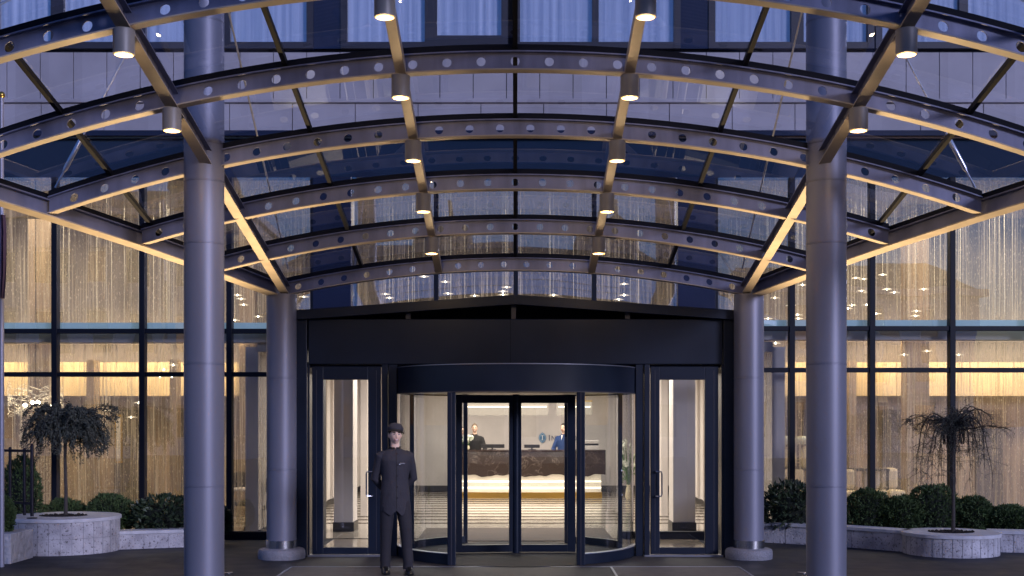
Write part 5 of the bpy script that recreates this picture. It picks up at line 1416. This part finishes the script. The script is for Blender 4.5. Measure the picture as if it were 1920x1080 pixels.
        for s in (-1, 1):
            f = MB(); vs = []; n = 8
            for i in range(n + 1):
                x = s * (.055 + .10 * i / n); 
                for z, o_ in ((.985, .001), (.985, .008), (.945, .009), (.945, .001)): vs.append((x, surf(x, z) - o_, z))
            f.add(vs, [(i * 4 + k, i * 4 + (k + 1) % 4, i * 4 + 4 + (k + 1) % 4, i * 4 + 4 + k) for i in range(n) for k in range(4)]).build('pocket_flap', cloth, jk)
        y = surf(.075, 1.315)
        MB().box(.045, .105, y - .010, y - .004, 1.308, 1.322).build('name_badge', M['chrome'], jk, bevel=.002)
        MB().ball((.040, surf(.04, 1.305) - .004, 1.305), .011, 6, sy=.5).build('lapel_pin', M['chrome'], jk, smooth=True)
        # pointed tunic fronts
        for s in (-1, 1):
            vs = []; n = 10
            for i in range(n + 1):
                u = i / n; x = s * (.004 + .15 * u); dz = .060 * (1 - abs(u - .42) / .58) if u > .42 else .060 * (u / .42) * 1.0
                y = surf(x, .77); vs += [(x, y - .004, .80), (x, y - .003, .752 - dz), (x, y + .006, .752 - dz), (x, y + .006, .80)]
            MB().add(vs, [(i * 4 + k, i * 4 + (k + 1) % 4, i * 4 + 4 + (k + 1) % 4, i * 4 + 4 + k) for i in range(n) for k in range(4)] + [(3, 2, 1, 0), tuple(n * 4 + k for k in range(4))]).build('tunic_point', cloth, jk, smooth=True, ang=50)
        # cap
        cp = MB(); n = 40; vs = []
        prof = [(.081, .026, 0), (.086, .040, 0), (.092, .056, .004), (.097, .076, .010), (.093, .098, .014), (.081, .118, .016), (.060, .134, .016), (.034, .143, .014), (.01, .146, .012)]
        tl = Matrix.Rotation(R(-12), 4, 'X') @ Matrix.Rotation(R(6), 4, 'Y')
        for r, z, oy in prof:
            for q in range(n):
                a = 2 * math.pi * q / n; v = tl @ Vector((r * math.cos(a), r * 1.16 * math.sin(a) + oy, z)); vs.append(HW_(v.x, v.y, v.z))
        cp.add(vs, [(i * n + q, i * n + (q + 1) % n, (i + 1) * n + (q + 1) % n, (i + 1) * n + q) for i in range(len(prof) - 1) for q in range(n)] + [tuple((len(prof) - 1) * n + q for q in range(n))])
        cap = cp.build('cap', cloth, t, smooth=True, ang=70)
        vs = []; n = 18
        for q in range(n + 1):
            a = math.pi + math.pi * q / n
            for r, z in ((.086, .036), (.088, .040), (.106 + .012 * math.sin((a - math.pi)), .022), (.104 + .012 * math.sin(a - math.pi), .018)):
                v = tl @ Vector((r * math.cos(a), r * 1.16 * math.sin(a), z)); vs.append(HW_(v.x, v.y, v.z))
        MB().add(vs, [(i * 4 + k, i * 4 + (k + 1) % 4, i * 4 + 4 + (k + 1) % 4, i * 4 + 4 + k) for i in range(n) for k in range(4)]).build('peak', M['blacks'], cap, smooth=True)
        vs = []; n = 40
        for q in range(n + 1):
            a = 2 * math.pi * q / n
            for r, z in ((.0875, .034), (.0885, .052)):
                v = tl @ Vector((r * math.cos(a), r * 1.16 * math.sin(a), z)); vs.append(HW_(v.x, v.y, v.z))
        MB().add(vs, [(2 * i, 2 * i + 2, 2 * i + 3, 2 * i + 1) for i in range(n)]).build('cap_band', M['blacks'], cap, smooth=True)
    else:
        # open collar with a shirt front
        c = MB(); c.add([(-.022, -.118, 1.47), (.022, -.118, 1.47), (0, -.136, 1.36), (0, -.09, 1.49)], [(0, 2, 3), (2, 1, 3), (0, 3, 1, 2)])
        c.build('shirt_front', M['white'] if cloth is M['blues'] else M['blacks'], t)
    t.location = loc; t.rotation_euler = (0, 0, yaw); t.scale = (H, H, H)
    return t

# arms behind the back
bk = [((-.232, .085, 1.13), (-.07, .185, .955), (.9, .05, -.3), (0, 1, 0), (0, .3, 1)),
      ((.232, .085, 1.13), (.07, .175, .985), (-.9, .05, -.3), (0, 1, 0), (0, .3, 1))]
person('young doorman in a dark grey buttoned tunic and peaked cap, smiling, hands behind his back', (-1.44, 15.02, .014), R(13), bk, M['suit'], M['trouser'], 'dark', hat=True, vox=.007, head_turn=R(4), H=1.0)
desk_arms = [((-.27, -.06, 1.12), (-.16, -.30, 1.10), (.3, -1, -.1), (0, 0, -1), (1, 0, 0)), ((.27, -.06, 1.12), (.16, -.30, 1.10), (-.3, -1, -.1), (0, 0, -1), (-1, 0, 0))]
def PX(px, D): return (px - CX) / F * D
person('receptionist in a black shirt, facing out, standing behind the desk', (PX(890, 30.5), 30.5, .012), R(2), desk_arms, M['blacks'], M['blacks'], 'fair', vox=.011, H=.985)
phone = [((-.26, -.08, 1.12), (-.12, -.28, 1.08), (.3, -1, -.1), (0, 0, -1), (1, 0, 0)), ((.24, -.14, 1.20), (.10, -.14, 1.52), (-.15, .05, 1), (-1, 0, 0), (0, -.5, .3))]
pm = person('man in a dark blue suit behind the desk with a hand raised to his face', (PX(1057.5, 30.4), 30.4, .012), R(-28), phone, M['blues'], M['blues'], 'dark', vox=.011, smile=False, H=.99)
person('woman in black with glasses, seen in profile at the left end of the desk', (PX(863, 30.0), 30.0, .012), R(55), desk_arms, M['blacks'], M['blacks'], 'dark', vox=.011, long_hair=True, glasses=True, smile=False, H=.95)
